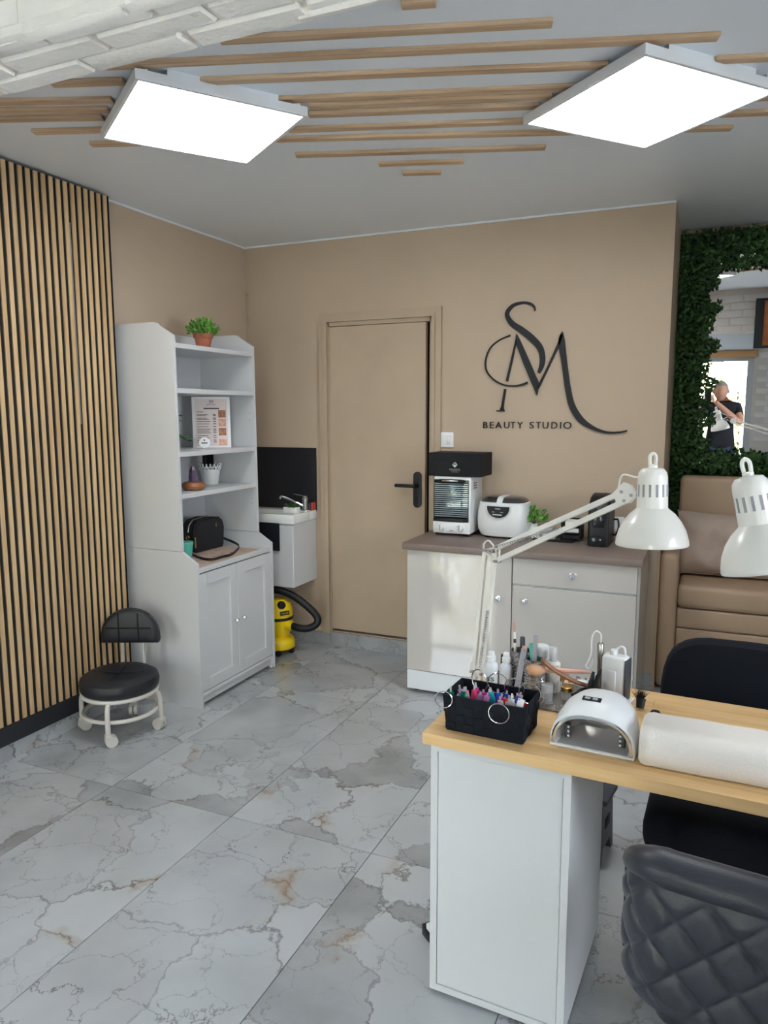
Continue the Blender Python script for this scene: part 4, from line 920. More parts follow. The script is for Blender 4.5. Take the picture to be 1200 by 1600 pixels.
for z, w_, m_ in ((0.040, 0.042, 'paper_white'), (0.076, 0.030, 'paper_white')):
    MB().rbox(-w_, w_, -0.058, 0.04, z, z+0.022, 0.002, 1).build('paper_box', m_, og, smooth=False)
cm = thing('coffee_machine', 'slim black capsule coffee machine at the right end of the worktop', 'coffee machine', (-0.487, 3.93, KZ))
pr = [(-0.125, 0.0), (0.13, 0.0), (0.13, 0.20), (0.10, 0.245), (0.02, 0.262), (-0.06, 0.25), (-0.105, 0.215), (-0.125, 0.165)]
a = MB()
def cring(x, s): return [Vector((x, 0.002+(p[0]-0.002)*s, 0.13+(p[1]-0.13)*s)) for p in pr]
a.loft([cring(-0.052, 0.93), cring(-0.046, 0.98), cring(-0.036, 1.0), cring(0.036, 1.0), cring(0.046, 0.98), cring(0.052, 0.93)]).build('body', 'black_plastic', cm)
MB().rbox(-0.040, 0.040, -0.136, -0.10, 0.004, 0.058, 0.014).build('drip_tray', 'black_gloss', cm)
MB().rbox(-0.030, 0.030, -0.133, -0.118, 0.10, 0.17, 0.006).build('front_plate', 'black_gloss', cm)
MB().prism([(-0.020, 0.012), (0.020, 0.012), (0, -0.030)], (0, -0.126, 0.208), (1, 0, 0), (0, 0, 1), 0.004).build('spout', 'dark_grey_plastic', cm, smooth=False)
MB().tube(catmull([(0.050, 0.08, 0.115), (0.075, 0.06, 0.120), (0.082, 0.04, 0.08), (0.070, 0.03, 0.045), (0.050, 0.05, 0.045)], 5), 0.005, 7).build('cable', 'black_plastic', cm)

# ================================================================== desk
DZ = 0.715
dk = thing('manicure_desk', 'manicure desk with beech butcher-block top and a white side pedestal', 'desk', (-0.612, 1.628, 0), rad(-3.0))
DL, DW = 1.30, 0.535
tp = None
mb_t = MB().box(0.002, DL-0.002, 0.002, DW-0.002, DZ-0.0285, DZ-0.002).build('top_core', 'beech', dk, smooth=False)
nst = 9; sw_ = DW/nst
for i in range(nst):
    cuts = [0.0]+sorted(random.Random(i).uniform(0.2, 1.1) for _ in range(2))+[DL]
    for a_, b_ in zip(cuts[:-1], cuts[1:]):
        if b_-a_ < 0.05: continue
        o = MB().rbox(-(b_-a_)/2+0.0001, (b_-a_)/2-0.0001, -sw_/2+0.0001, sw_/2-0.0001, -0.029, 0.0, 0.0008, 1).build('stave', 'beech', mb_t, smooth=False)
        o.location = ((a_+b_)/2, sw_*(i+0.5), DZ)
ZP = DZ-0.030
pd = MB().box(0.018, 0.036, 0.014, 0.45, 0.012, ZP).box(0.348, 0.366, 0.014, 0.45, 0.012, ZP).box(0.036, 0.348, 0.014, 0.45, ZP-0.018, ZP).box(0.036, 0.348, 0.014, 0.45, 0.012, 0.030).build('pedestal', 'white_laminate', dk, smooth=False)
MB().box(0.0375, 0.3465, 0.0165, 0.020, 0.0315, ZP-0.0195).build('front_panel', 'white_laminate', pd, smooth=False)
MB().box(0.0375, 0.3465, 0.440, 0.448, 0.0315, ZP-0.0195).build('back_panel', 'white_laminate', pd, smooth=False)
for u in (0.05, 0.33):
    for v in (0.05, 0.41): MB().cyl((u, v, 0), (u, v, 0.012), 0.015).build('foot', 'black_plastic', pd)
MB().box(DL-0.06, DL-0.042, 0.02, 0.50, 0.0, ZP).build('end_leg', 'white_laminate', dk, smooth=False)

# --- basket with swatch rings
bk = thing('woven_basket', 'black woven basket of nail colour swatch rings at the desk corner', 'basket', (-0.462, 1.722, DZ), rad(-3.5))
def brng(z, s, ins=0): 
    hx, hy = 0.097*s-ins, 0.060*s-ins; return [Vector((x, y, z)) for x, y in ((-hx, -hy), (hx, -hy), (hx, hy), (-hx, hy))]
MB().loft([brng(0.0, 1.0), brng(0.092, 1.09)], True, False).loft([brng(0.092, 1.09), brng(0.092, 1.09, 0.006)], False, False).loft([brng(0.092, 1.09, 0.006), brng(0.006, 1.0, 0.006)], False, True).build('shell', 'black_fabric', bk, smooth=False)
wv = MB()
for r in range(4):
    for c in range(8):
        if (r+c) % 2: continue
        z = 0.003+r*0.0223; u = -0.094+c*0.0238; k0, k1 = 1+0.09*z/0.092, 1+0.09*(z+0.0215)/0.092
        for sgn in (-1, 1):
            wv.loft([[Vector((u*k0, sgn*(0.060*k0+0.0004), z)), Vector(((u+0.023)*k0, sgn*(0.060*k0+0.0004), z)), Vector(((u+0.023)*k0, sgn*(0.060*k0+0.0022), z+0.001)), Vector((u*k0, sgn*(0.060*k0+0.0022), z+0.001))],
                     [Vector((u*k1, sgn*(0.060*k1+0.0004), z+0.0215)), Vector(((u+0.023)*k1, sgn*(0.060*k1+0.0004), z+0.0215)), Vector(((u+0.023)*k1, sgn*(0.060*k1+0.0022), z+0.0205)), Vector((u*k1, sgn*(0.060*k1+0.0022), z+0.0205))]])
    for c in range(5):
        if (r+c) % 2: continue
        z = 0.003+r*0.0223; v = -0.058+c*0.0234; k0 = 1+0.09*(z+0.01)/0.092
        for sgn in (-1, 1): wv.box(min(sgn*(0.097*k0), sgn*(0.097*k0+0.002)), max(sgn*(0.097*k0), sgn*(0.097*k0+0.002)), v*k0, (v+0.0225)*k0, z, z+0.0215)
wv.build('weave', 'black_fabric', bk, smooth=False)
hues = {'green swatches': [(20, 150, 110), (30, 120, 90)], 'pink and lilac swatches': [(176, 140, 190), (236, 150, 196), (240, 80, 120)], 'magenta swatches': [(170, 30, 120), (196, 40, 150), (120, 20, 90)], 'blue and teal swatches': [(30, 160, 180), (30, 80, 190), (24, 60, 150)], 'red swatches': [(226, 36, 36), (240, 50, 40), (200, 24, 30)], 'clear swatches': [(220, 214, 214), (200, 196, 198)]}
RNG = [('green swatches', (-0.080, -0.035), (-0.096, -0.082, 0.086), 0.021, (1, 0.25, 0), 0.1), ('pink and lilac swatches', (-0.048, -0.015), (-0.044, 0.03, 0.106), 0.028, (1, -0.5, 0), 0.3), ('magenta swatches', (-0.012, 0.0), (0.0, 0.046, 0.100), 0.027, (1, 0, 0), 0.0),
       ('blue and teal swatches', (0.030, 0.005), (0.044, 0.044, 0.096), 0.025, (1, 0.1, 0), 0.0), ('red swatches', (0.058, 0.000), (0.084, 0.040, 0.090), 0.027, (1, 0.1, 0), 0.0), ('clear swatches', (0.056, -0.032), (0.046, -0.085, 0.078), 0.0245, (1, 0.1, 0), 0.0)]
for nm, (cx, cy_), rc, rr, rx, tl in RNG:
    t = thing('swatch_ring', 'silver ring of '+nm+' in the black woven basket', 'swatches', bk.matrix_world @ Vector((0, 0, 0)) if False else (-0.462, 1.722, DZ), rad(-3.5), 'nail swatch rings in the black basket')
    rx_ = Vector(rx).normalized()
    MB().tube(circle(rc, rr, 28, rx_, (0, 0, 1)), 0.0014, 6, closed=True).build('ring', 'chrome', t)
    for i in range(5):
        hu = hues[nm][i % len(hues[nm])]; mn = 'swatch_%d_%d_%d' % hu
        if mn not in MATS: mat(mn, hu, 0.15, coat=0.5)
        ang = (i-2)*0.22+random.uniform(-0.05, 0.05)
        base = Vector((cx+(i-2)*0.009, cy_+random.uniform(-0.012, 0.012), 0.010)); top = base+Vector((math.sin(ang)*0.05*(0.4 if abs(cx) > 0.05 else 1), random.uniform(0.0, 0.022), 0.086+random.uniform(-0.012, 0.010)))
        d = (top-base).normalized(); mid = base+(top-base)*0.66
        st2 = MB().bar(mid, top, 0.005, 0.0012, (1, 0.2, 0)).build('stick', 'clear_plastic', t, smooth=False)
        sd = Vector((1, 0.15, 0)); sd = (sd-d*sd.dot(d)).normalized(); nn = d.cross(sd)
        tp_ = mid+d*0.020
        MB().loft([[p+sd*0.0085*math.cos(q)*s_+nn*0.0016*math.sin(q) for q in [2*PI*k/10 for k in range(10)]] for p, s_ in ((base, 0.5), (base+d*0.008, 0.9), (mid, 1.0), (tp_, 0.8))]).build('nail_tip', mn, st2)
tgx = thing('swatch_tag', 'small white paper tag clipped at the right rim of the basket', 'tag', (-0.380, 1.668, DZ+0.088), rad(-3.5))
MB().rbox(-0.008, 0.008, -0.0012, 0.0, 0.0, 0.022, 0.001, 1, M_=Matrix.Rotation(0.25, 4, 'Y')).build('paper', 'paper_white', tgx, smooth=False)
MB().cyl((0, -0.002, 0.020), (0, 0.0015, 0.020), 0.002, n=8).build('eyelet', 'chrome', tgx)

# --- UV lamp
uv = thing('uv_lamp', 'white arched nail curing lamp with chrome inside and small display', 'uv lamp', (-0.213, 1.683, DZ), rad(-3.5))
def archr(y, hw, h, z0=0.004, n=20, e=0.8):
    return [Vector((-hw*math.copysign(abs(math.cos(PI*k/n))**e, math.cos(PI*k/n)), y, z0+h*max(0.0, math.sin(PI*k/n))**e)) for k in range(n+1)]
outer = [archr(0.0, 0.094, 0.082), archr(0.004, 0.098, 0.088), archr(0.04, 0.099, 0.102), archr(0.09, 0.096, 0.108), archr(0.14, 0.086, 0.100), archr(0.175, 0.068, 0.078), archr(0.190, 0.045, 0.045)]
MB().loft(outer, False, True, False).build('shell', 'white_plastic', uv)
MB().loft([archr(0.0, 0.094, 0.082), archr(-0.002, 0.091, 0.079), archr(-0.001, 0.086, 0.074)], False, False, False).build('rim', 'chrome', uv)
MB().loft([archr(-0.001, 0.086, 0.074, 0.006), archr(0.05, 0.080, 0.072, 0.006), archr(0.11, 0.070, 0.062, 0.006), archr(0.15, 0.045, 0.040, 0.006)], False, True, False).build('chrome_lining', 'uv_lining', uv)
MB().rbox(-0.097, 0.097, -0.004, 0.150, 0.0, 0.006, 0.002).build('base_plate', 'white_plastic', uv)
MB().box(-0.080, 0.080, 0.002, 0.130, 0.0061, 0.0066).build('mirror_floor', 'uv_lining', uv, smooth=False)
for sx in (-1, 1):
    MB().rbox(sx*0.064-0.007, sx*0.064+0.007, 0.030, 0.046, 0.010, 0.044, 0.003).build('led_strip', 'dark_grey_plastic', uv)
    for k in range(3): MB().ball((sx*0.064-sx*0.004, 0.030, 0.016+k*0.011), 0.003, n=8, m_=6).build('led', 'paper_white', uv)
Md = Matrix.Translation((-0.012, 0.052, 0.1085)) @ Matrix.Rotation(rad(8), 4, 'X')
dp = MB().rbox(-0.022, 0.022, -0.009, 0.009, -0.002, 0.0012, 0.001, 1, M_=Md).build('display', 'black_gloss', uv, smooth=False)
MB().box(-0.016, -0.004, -0.005, 0.005, 0.0013, 0.0016).box(0.002, 0.014, -0.005, 0.005, 0.0013, 0.0016).xf(Md).build('digits', 'grey_plastic', dp, smooth=False)

# --- hand rest (white towel bolster)
hr = thing('hand_rest', 'long white towel-covered hand rest on the near edge of the desk', 'hand rest', (-0.108, 1.652, DZ), rad(-2.0))
def hrp(x, s=1.0, j=0):
    pr_ = [(0.012, 0.0), (0.140, 0.0), (0.158, 0.012), (0.162, 0.045), (0.150, 0.072), (0.120, 0.082), (0.085, 0.080), (0.050, 0.084), (0.022, 0.080), (0.004, 0.062), (-0.002, 0.03), (0.002, 0.008)]
    rr = random.Random(j); return [Vector((x, 0.08+(p[0]-0.08)*s+(rr.uniform(-0.002, 0.002) if s == 1 else 0), 0.042+(p[1]-0.042)*s+0.0005+(rr.uniform(-0.0015, 0.0015) if (s == 1 and p[1] > 0.01) else 0))) for p in pr_]
rg = [hrp(0.002, 0.55), hrp(0.0, 0.85), hrp(0.006, 0.96), hrp(0.018, 1.0, 1)]+[hrp(0.03+k*0.05, 1.0, k+2) for k in range(10)]+[hrp(0.505, 0.95), hrp(0.512, 0.7)]
hro = MB().loft(rg).build('cover', 'towel', hr, angle=180)
MB().tube([(0.004, 0.01, 0.012), (0.004, 0.0, 0.045), (0.004, 0.03, 0.072)], 0.0012, 5).build('end_seam', 'towel', hr)

# --- bottles, cups, brushes
def spray(x, y, label, r, h, m_, text=None):
    t = thing('spray_bottle', label, 'bottle', (x, y, DZ), rad(15), 'small bottles at the back of the desk')
    MB().lathe([(r*0.95, 0), (r, 0.004), (r, h*0.62), (r*0.86, h*0.70), (r*0.5, h*0.76), (r*0.5, h*0.80)], (0, 0, 0), 20).build('body', m_, t)
    MB().lathe([(r*0.62, h*0.78), (r*0.62, h*0.88), (r*0.50, h*0.90), (r*0.46, h*0.99), (r*0.36, h)], (0, 0, 0), 18).build('cap', 'white_plastic', t)
    if text: text_mb(text, 0.016, (-0.012, -r-0.0004, h*0.34), (1, 0, 0), (0, 0, 1), 0.0006, width=0.022).build('lettering', 'ink', t, smooth=False)
    return t
spray(-0.528, 1.950, 'white spray bottle with dark SS lettering beside the lamp foot', 0.022, 0.122, 'frosted_bottle', 'SS')
spray(-0.486, 1.958, 'bluish white spray bottle beside the crystal cup', 0.019, 0.120, 'frosted_bottle')
bb = thing('nail_polish', 'small black polish bottle hidden between the two spray bottles', 'bottle', (-0.503, 1.995, DZ))
MB().lathe([(0.014, 0), (0.014, 0.05), (0.007, 0.056)], (0, 0, 0), 14).build('body', 'black_plastic', bb)
MB().lathe([(0.009, 0.055), (0.008, 0.100)], (0, 0, 0), 14).build('cap', 'black_plastic', bb)
def glit(x, y, label, r, h):
    t = thing('crystal_cup', label, 'cup', (x, y, DZ), 0, 'crystal studded cups on the desk')
    MB().lathe([(r, 0), (r, h), (r-0.003, h), (r-0.003, 0.004), (0.001, 0.004)], (0, 0, 0), 24, cap1=False).build('cup', 'brushed_steel', t)
    gm = MB()
    for i in range(int(h/0.0075)):
        for j in range(24):
            a_ = 2*PI*(j+0.5*(i % 2))/24; p = Vector(((r+0.0004)*math.cos(a_), (r+0.0004)*math.sin(a_), 0.004+i*0.0075)); o_ = Vector((math.cos(a_), math.sin(a_), 0)); tt = Vector((-o_.y, o_.x, 0)); s_ = 0.0034
            gm.add([p+tt*s_, p+Vector((0, 0, s_)), p-tt*s_, p-Vector((0, 0, s_)), p+o_*0.003+rnd_dir()*0.0012], [(0, 1, 4), (1, 2, 4), (2, 3, 4), (3, 0, 4)])
    gm.build('crystals', 'glitter', t, smooth=False, kind='stuff'); return t
glit(-0.452, 1.992, 'crystal studded cup holding pencils, left of the pair', 0.030, 0.122)
glit(-0.405, 1.952, 'crystal studded cup holding nail files, right of the pair', 0.026, 0.115)
def stick(name, label, cat, p0, p1, parts_):
    t = thing(name, label, cat, p0, 0, 'tools in the crystal cups'); d = Vector(p1)-Vector(p0)
    for (nm, a_, b_, r0, r1, m_) in parts_: MB().cyl(d*a_, d*b_, r0, r1, 10).build(nm, m_, t)
    return t
stick('pencil', 'thin white patterned pencil with pink tip in the crystal cup', 'pencil', (-0.462, 1.985, DZ+0.006), (-0.470, 1.975, DZ+0.205), [('shaft', 0, 0.86, 0.0036, 0.0036, 'paper_white'), ('band', 0.70, 0.76, 0.0039, 0.0039, 'ink'), ('eraser', 0.86, 1.0, 0.0036, 0.0028, 'brush_rose')])
def file_(label, p0, p1, w_, m_):
    t = thing('nail_file', label, 'nail file', p0, 0, 'tools in the crystal cups'); d = Vector(p1)-Vector(p0)
    MB().bar((0, 0, 0), d, w_, 0.004, (1, 0.1, 0)).build('board', m_, t, smooth=False)
    MB().bar(d*0.97, d*1.0+d.normalized()*0.003, w_*0.8, 0.0036, (1, 0.1, 0)).build('tip', m_, t, smooth=False); return t
file_('slanting pale blue nail file in the right crystal cup', (-0.412, 1.955, DZ+0.006), (-0.402, 1.945, DZ+0.180), 0.012, 'grey_plastic')
file_('short dark nail file upright in the left crystal cup', (-0.447, 1.995, DZ+0.006), (-0.449, 1.990, DZ+0.158), 0.014, 'dark_grey_plastic')
file_('pale teal nail file behind the slanting one', (-0.400, 1.962, DZ+0.006), (-0.418, 1.966, DZ+0.150), 0.014, 'teal_glass')
gp = thing('glitter_pen', 'pink glitter stick leaning on the front of the crystal cups', 'pen', (-0.448, 1.915, DZ), 0)
MB().bar((0, 0, 0.003), (0.010, 0.055, 0.133), 0.016, 0.010, (1, 0, 0)).build('barrel', 'glitter', gp, smooth=False)
MB().bar((0.010, 0.055, 0.133), (0.0108, 0.0575, 0.141), 0.013, 0.008, (1, 0, 0)).build('cap', 'brush_rose', gp, smooth=False)
jr = thing('cream_bottle', 'tall white bottle with smooth cap behind the crystal cups', 'bottle', (-0.405, 2.045, DZ))
MB().lathe([(0.022, 0), (0.023, 0.004), (0.023, 0.090), (0.019, 0.096)], (0, 0, 0), 20).build('body', 'white_plastic', jr)
MB().lathe([(0.0225, 0.094), (0.0225, 0.120), (0.018, 0.126), (0.001, 0.127)], (0, 0, 0), 20).build('cap', 'white_plastic', jr)
pj = thing('pump_bottle', 'clear topped pump bottle with cream body near the make-up brush', 'bottle', (-0.368, 2.020, DZ))
MB().lathe([(0.020, 0), (0.021, 0.004), (0.021, 0.086), (0.013, 0.094)], (0, 0, 0), 20).build('body', 'towel', pj)
MB().lathe([(0.012, 0.094), (0.012, 0.130), (0.011, 0.132)], (0, 0, 0), 16).build('clear_cap', 'clear_plastic', pj)
MB().lathe([(0.006, 0.094), (0.006, 0.115), (0.009, 0.117), (0.009, 0.122)], (0, 0, 0), 12).build('pump', 'white_plastic', pj)
# sparkling tray of jars
gt = thing('crystal_tray', 'sparkling crystal-edged tray behind the nail lamp', 'tray', (-0.330, 1.985, DZ), rad(-3))
MB().rbox(-0.070, 0.085, -0.100, 0.110, 0.0, 0.005, 0.002).build('plate', 'brushed_steel', gt)
ge = MB()
for i in range(150):
    s_ = random.random(); e_ = random.choice('abcd'); L_ = {'a': (-0.070+0.155*s_, -0.100), 'b': (-0.070+0.155*s_, 0.110), 'c': (-0.070, -0.1+0.21*s_), 'd': (0.085, -0.1+0.21*s_)}[e_]
    ge.ball((L_[0], L_[1], 0.008+random.random()*0.022), 0.0042, n=6, m_=4)
ge.build('crystal_edge', 'glitter', gt, smooth=False, kind='stuff')
for k, (x, y, h, m_) in enumerate(((-0.035, -0.055, 0.05, 'clear_plastic'), (0.010, -0.010, 0.035, 'gold'), (-0.030, 0.055, 0.04, 'gold'), (0.040, 0.060, 0.03, 'paper_white'))):
    t = thing('small_jar', ['clear small jar at the front of the crystal tray', 'gold lidded jar in the middle of the crystal tray', 'gold lidded jar at the back left of the crystal tray', 'white lidded jar at the back right of the crystal tray'][k], 'jar', (-0.330+x, 1.985+y, DZ+0.0052), 0, 'jars on the crystal tray')
    MB().lathe([(0.016, 0), (0.017, h*0.6), (0.013, h*0.66)], (0, 0, 0), 16).build('glass', 'clear_plastic', t)
    MB().lathe([(0.0165, h*0.66), (0.0165, h), (0.014, h+0.001)], (0, 0, 0), 16).build('lid', m_, t)
mbr = thing('makeup_brush', 'fluffy tan make-up brush with rose handle lying across the crystal tray', 'brush', (-0.375, 1.945, DZ+0.045))
d = Vector((0.115, 0.045, -0.006)); dn = d.normalized()
MB().lathe([(0.006, 0.0), (0.015, -0.012), (0.019, -0.028), (0.015, -0.042), (0.004, -0.050)], (0, 0, 0.045), 16, d).build('bristles', 'brush_tan', mbr)
MB().lathe([(0.0065, 0), (0.0075, 0.03), (0.0075, 0.034)], (0, 0, 0.045), 14, d).build('ferrule', 'brush_rose', mbr)
MB().lathe([(0.0072, 0.034), (0.0065, 0.08), (0.004, 0.122)], (0, 0, 0.045), 14, d).build('handle', 'brush_rose', mbr)
twz = thing('brown_brush', 'long brown wooden dusting brush handle slanting over the make-up brush', 'brush', (-0.365, 1.935, DZ+0.07))
MB().tube(catmull([(-0.012, -0.01, 0.050), (0.02, 0.005, 0.022), (0.07, 0.03, -0.010), (0.125, 0.06, -0.030)], 5), [0.006]*16, 8).build('handle', 'brown_wood', twz)
MB().ball((-0.012, -0.01, 0.051), 0.007, n=10, m_=8).build('knob', 'brown_wood', twz)
ck = thing('black_cable', 'bundle of black cable heaped behind the nail lamp', 'cable', (-0.262, 1.945, DZ))
pts = []
for k in range(60):
    a_ = k*0.55; pts.append((0.028*math.cos(a_)+0.010*math.sin(k*0.37), 0.030*math.sin(a_)+0.010*math.cos(k*0.51), 0.028+0.022*math.sin(k*0.23)))
MB().tube(catmull(pts, 4), 0.0036, 6).build('coil', 'black_plastic', ck)
MB().tube([(0.01, 0.01, 0.03), (0.022, 0.018, 0.075), (0.030, 0.022, 0.105)], [0.005, 0.006, 0.004], 8).tube([(0.0, 0.01, 0.03), (0.008, 0.018, 0.07), (0.012, 0.022, 0.095)], [0.005, 0.006, 0.004], 8).build('plug', 'black_plastic', ck)
# nail drill
dr = thing('nail_drill', 'white upright nail drill unit with clipped metal handpiece and curled cords', 'nail drill', (-0.200, 2.035, DZ), rad(-14))
MB().rbox(-0.034, 0.034, -0.020, 0.020, 0.0, 0.128, 0.009, 3).build('housing', 'white_plastic', dr)
MB().rbox(0.030, 0.0365, -0.021, 0.021, 0.004, 0.122, 0.003).build('side_trim', 'dark_grey_plastic', dr)
MB().rbox(-0.020, 0.008, -0.0225, -0.0195, 0.030, 0.088, 0.002).build('front_plate', 'white_plastic', dr)
MB().lathe([(0.010, 0.127), (0.010, 0.140), (0.008, 0.142)], (-0.006, 0, 0), 16).build('speed_dial', 'white_plastic', dr)
MB().lathe([(0.0075, 0.0), (0.0075, 0.10), (0.009, 0.103), (0.009, 0.145), (0.006, 0.149)], (-0.043, -0.004, 0.006), 16).build('handpiece', 'brushed_steel', dr)
MB().tube(catmull([(-0.043, -0.004, 0.153), (-0.044, -0.004, 0.178), (-0.058, -0.004, 0.184), (-0.068, -0.006, 0.165), (-0.066, -0.012, 0.125), (-0.072, -0.016, 0.10), (-0.078, -0.018, 0.085), (-0.068, -0.016, 0.080), (-0.060, -0.012, 0.105)], 5), 0.0024, 6).build('handpiece_cord', 'white_plastic', dr)
MB().tube(catmull([(-0.004, 0.0, 0.138), (0.010, 0.0, 0.152), (0.022, 0.0, 0.150), (0.026, 0.0, 0.126)], 6), 0.003, 6).build('jack_cord', 'white_plastic', dr)
MB().tube(catmull([(-0.05, 0.01, 0.060), (-0.075, 0.0, 0.035), (-0.095, -0.01, 0.010), (-0.10, -0.02, 0.005)], 5), 0.006, 8).build('stand_cord', 'white_plastic', dr)
MB().rbox(-0.046, 0.046, -0.030, 0.030, 0.0, 0.008, 0.004).build('stand', 'white_plastic', dr)
nb_ = thing('nail_brush', 'dark bristle dust brush standing beside the drill', 'brush', (-0.130, 1.995, DZ))
MB().tube([(0, -0.01, 0.005), (0.002, 0.0, 0.03)], [0.010, 0.013], 10).build('handle', 'black_plastic', nb_)
bs2 = MB()
for k in range(140):
    a_ = random.uniform(-0.9, 0.7); b_ = random.uniform(-0.3, 0.3); L_ = random.uniform(0.022, 0.034); p = Vector((random.uniform(-0.009, 0.009), random.uniform(-0.008, 0.008), 0.028)); q = p+Vector((math.sin(a_)*L_, b_*L_, math.cos(a_)*L_)); s_ = Vector((0.0006, 0, 0))
    bs2.add([p-s_, p+s_, q], [(0, 1, 2)])
bs2.build('bristles', 'black_matte', nb_, smooth=False, kind='stuff')
cpx = thing('dark_cap', 'small dark round cap lying behind the hand rest', 'cap', (-0.088, 1.93, DZ))
MB().lathe([(0.013, 0), (0.014, 0.018), (0.010, 0.026), (0.001, 0.028)], (0, 0, 0), 16).build('dome', 'black_matte', cpx)
MB().lathe([(0.0145, 0), (0.0145, 0.004)], (0, 0, 0), 16).build('ring', 'black_plastic', cpx)
# ================================================================== architect lamps
SHADE = [(0.0855, 0.0), (0.0865, 0.003), (0.0850, 0.014), (0.0790, 0.036), (0.0680, 0.058), (0.0540, 0.076), (0.0400, 0.088), (0.0365, 0.092), (0.0365, 0.100), (0.0352, 0.165), (0.0330, 0.178), (0.0260, 0.187), (0.010, 0.190), (0.001, 0.190)]
def shade(t, c, ax):
    s_ = MB().lathe(SHADE, c, 40, ax, cap0=False).lathe([(r-0.0025, h) for r, h in SHADE[1:8]], c, 40, ax, False, True).build('shade', 'lamp_white', t, world=True)
    c = Vector(c); a = Vector(ax).normalized(); u = Vector((1, 0, 0)); u = (u-a*u.dot(a)).normalized(); w = a.cross(u)
    for k in range(14):
        q = 2*PI*(k+0.3)/14; o_ = u*math.cos(q)+w*math.sin(q)
        MB().bar(c+a*0.120+o_*0.0352, c+a*0.150+o_*0.0346, 0.0055, 0.003, o_.cross(a)).build('vent_slot', 'grey_plastic', s_, world=True, smooth=False)
    MB().lathe([(0.011, 0.188), (0.011, 0.196), (0.008, 0.198)], c, 14, ax).build('switch_collar', 'lamp_white', s_, world=True)
    bq = c+a*0.194
    MB().tube(catmull([bq-u*0.006, bq+a*0.022-u*0.007, bq+a*0.030+u*0.000, bq+a*0.022+u*0.007, bq+u*0.006], 5), 0.0042, 8).build('cable_loop', 'lamp_white', s_, world=True)
    MB().ball(c+a*0.045, 0.026, 0.026, 0.030, 14, 10).build('bulb', 'white_ceramic', s_, world=True)
    return s_
def arch_lamp(label, base, l0, elbow, wrist, head_c, head_ax):
    """base clamp on the desk edge, paired lower and upper bars, sprung, with a bell shade"""
    t = thing('desk_lamp', label, 'lamp', base, 0, 'white architect lamps on the desk')
    B, L0, E, W, Hc = [Vector(p) for p in (base, l0, elbow, wrist, head_c)]
    nrm = (E-L0).cross(W-E).normalized()
    s1 = (E-L0).normalized().cross(nrm).normalized(); s2 = (W-E).normalized().cross(nrm).normalized()
    if s1.dot(Vector((1, 0, 0))) < 0: s1 = -s1
    if s2.z > 0: s2 = -s2
    MB().rbox(B.x-0.018, B.x+0.018, B.y-0.030, B.y+0.012, B.z, B.z+0.012, 0.003).cyl(B+Vector((0, -0.008, 0.01)), B+Vector((0, -0.008, 0.030)), 0.009).build('clamp', 'lamp_white', t, world=True)
    MB().bar(B+Vector((0, -0.008, 0.020)), L0+(E-L0)*0.06+s1*0.010, 0.046, 0.004, s1).build('foot_plate', 'lamp_white', t, world=True, smooth=False)
    for k in (0, 1):
        o = s1*0.036*k
        MB().bar(L0+o, E+o, 0.0135, 0.0095, s1).build('lower_bar', 'lamp_white', t, world=True, smooth=False)
        o2 = s2*0.024*k
        MB().bar(E+s1*(0.050-0.012*k)+o2-s2*(0.014-0.016*k), W+o2, 0.0135, 0.0095, s2).build('upper_bar', 'lamp_white', t, world=True, smooth=False)
    # elbow bracket: a three-cornered plate pair
    e0, e1, e2 = E-s1*0.002, E+s1*0.052-s2*0.016, E+s1*0.036+s2*0.030
    for q in (-1, 1):
        off = nrm*0.008*q
        MB().tube([e0+off, e1+off, e2+off], 0.0052, 6, closed=True).build('elbow_bracket', 'lamp_white', t, world=True)
    for p in (e0, e1, e2, E+s1*0.036, L0, L0+s1*0.036): MB().cyl(p-nrm*0.014, p+nrm*0.014, 0.0042, n=10).build('rivet', 'brushed_steel', t, world=True)
    def spring(p, q, r):
        p, q = Vector(p), Vector(q); d = q-p; n = 90; u = d.cross(nrm).normalized()
        MB().tube([p+d*(i/n)+(u*math.cos(i*1.7)+nrm*math.sin(i*1.7))*r for i in range(n+1)], 0.0011, 5).build('spring', 'brushed_steel', t, world=True)
    for q in (-1, 1):
        spring(L0+s1*0.026+(E-L0)*0.05+nrm*0.008*q, L0+s1*0.036+(E-L0)*0.52+nrm*0.008*q, 0.0036)
        spring(e1+nrm*0.008*q, E+s2*0.026+(W-E)*0.58+nrm*0.008*q, 0.0036)
    # wrist plate and joint to the shade
    dW = (W-E).normalized(); a = Vector(head_ax).normalized(); J = Hc+a*0.118
    pr_ = [W-dW*0.024-s2*0.006, W+dW*0.012-s2*0.022, W+dW*0.026-s2*0.010, W+dW*0.034+s2*0.020, W+dW*0.010+s2*0.032, W-dW*0.022+s2*0.028]
    MB().loft([[p+nrm*0.007 for p in pr_], [p-nrm*0.007 for p in pr_]]).build('wrist_plate', 'lamp_white', t, world=True, smooth=False)
    for p in (W, W+s2*0.024, W+dW*0.022+s2*0.018): MB().cyl(p-nrm*0.010, p+nrm*0.010, 0.0042, n=10).build('rivet', 'brushed_steel', t, world=True)
    pw = W+dW*0.026+s2*0.016
    MB().cyl(pw, J, 0.0045, n=10).build('joint_pin', 'brushed_steel', t, world=True)
    MB().tube(catmull([W-dW*0.01-s2*0.012, W+dW*0.010-s2*0.034+a*0.008, (W+Hc+a*0.16)/2+a*0.022, Hc+a*0.155+(W-Hc).normalized()*0.034], 6), 0.0026, 6).tube(catmull([E-s1*0.004-(E-L0).normalized()*0.01, E-s1*0.006+Vector((0, 0, 0.018)), E+s1*0.012+Vector((0, 0, 0.030)), E+s1*0.034+Vector((0, 0, 0.014))], 6), 0.0026, 6).build('cable', 'lamp_white', t, world=True)
    shade(t, Hc, head_ax)
    return t
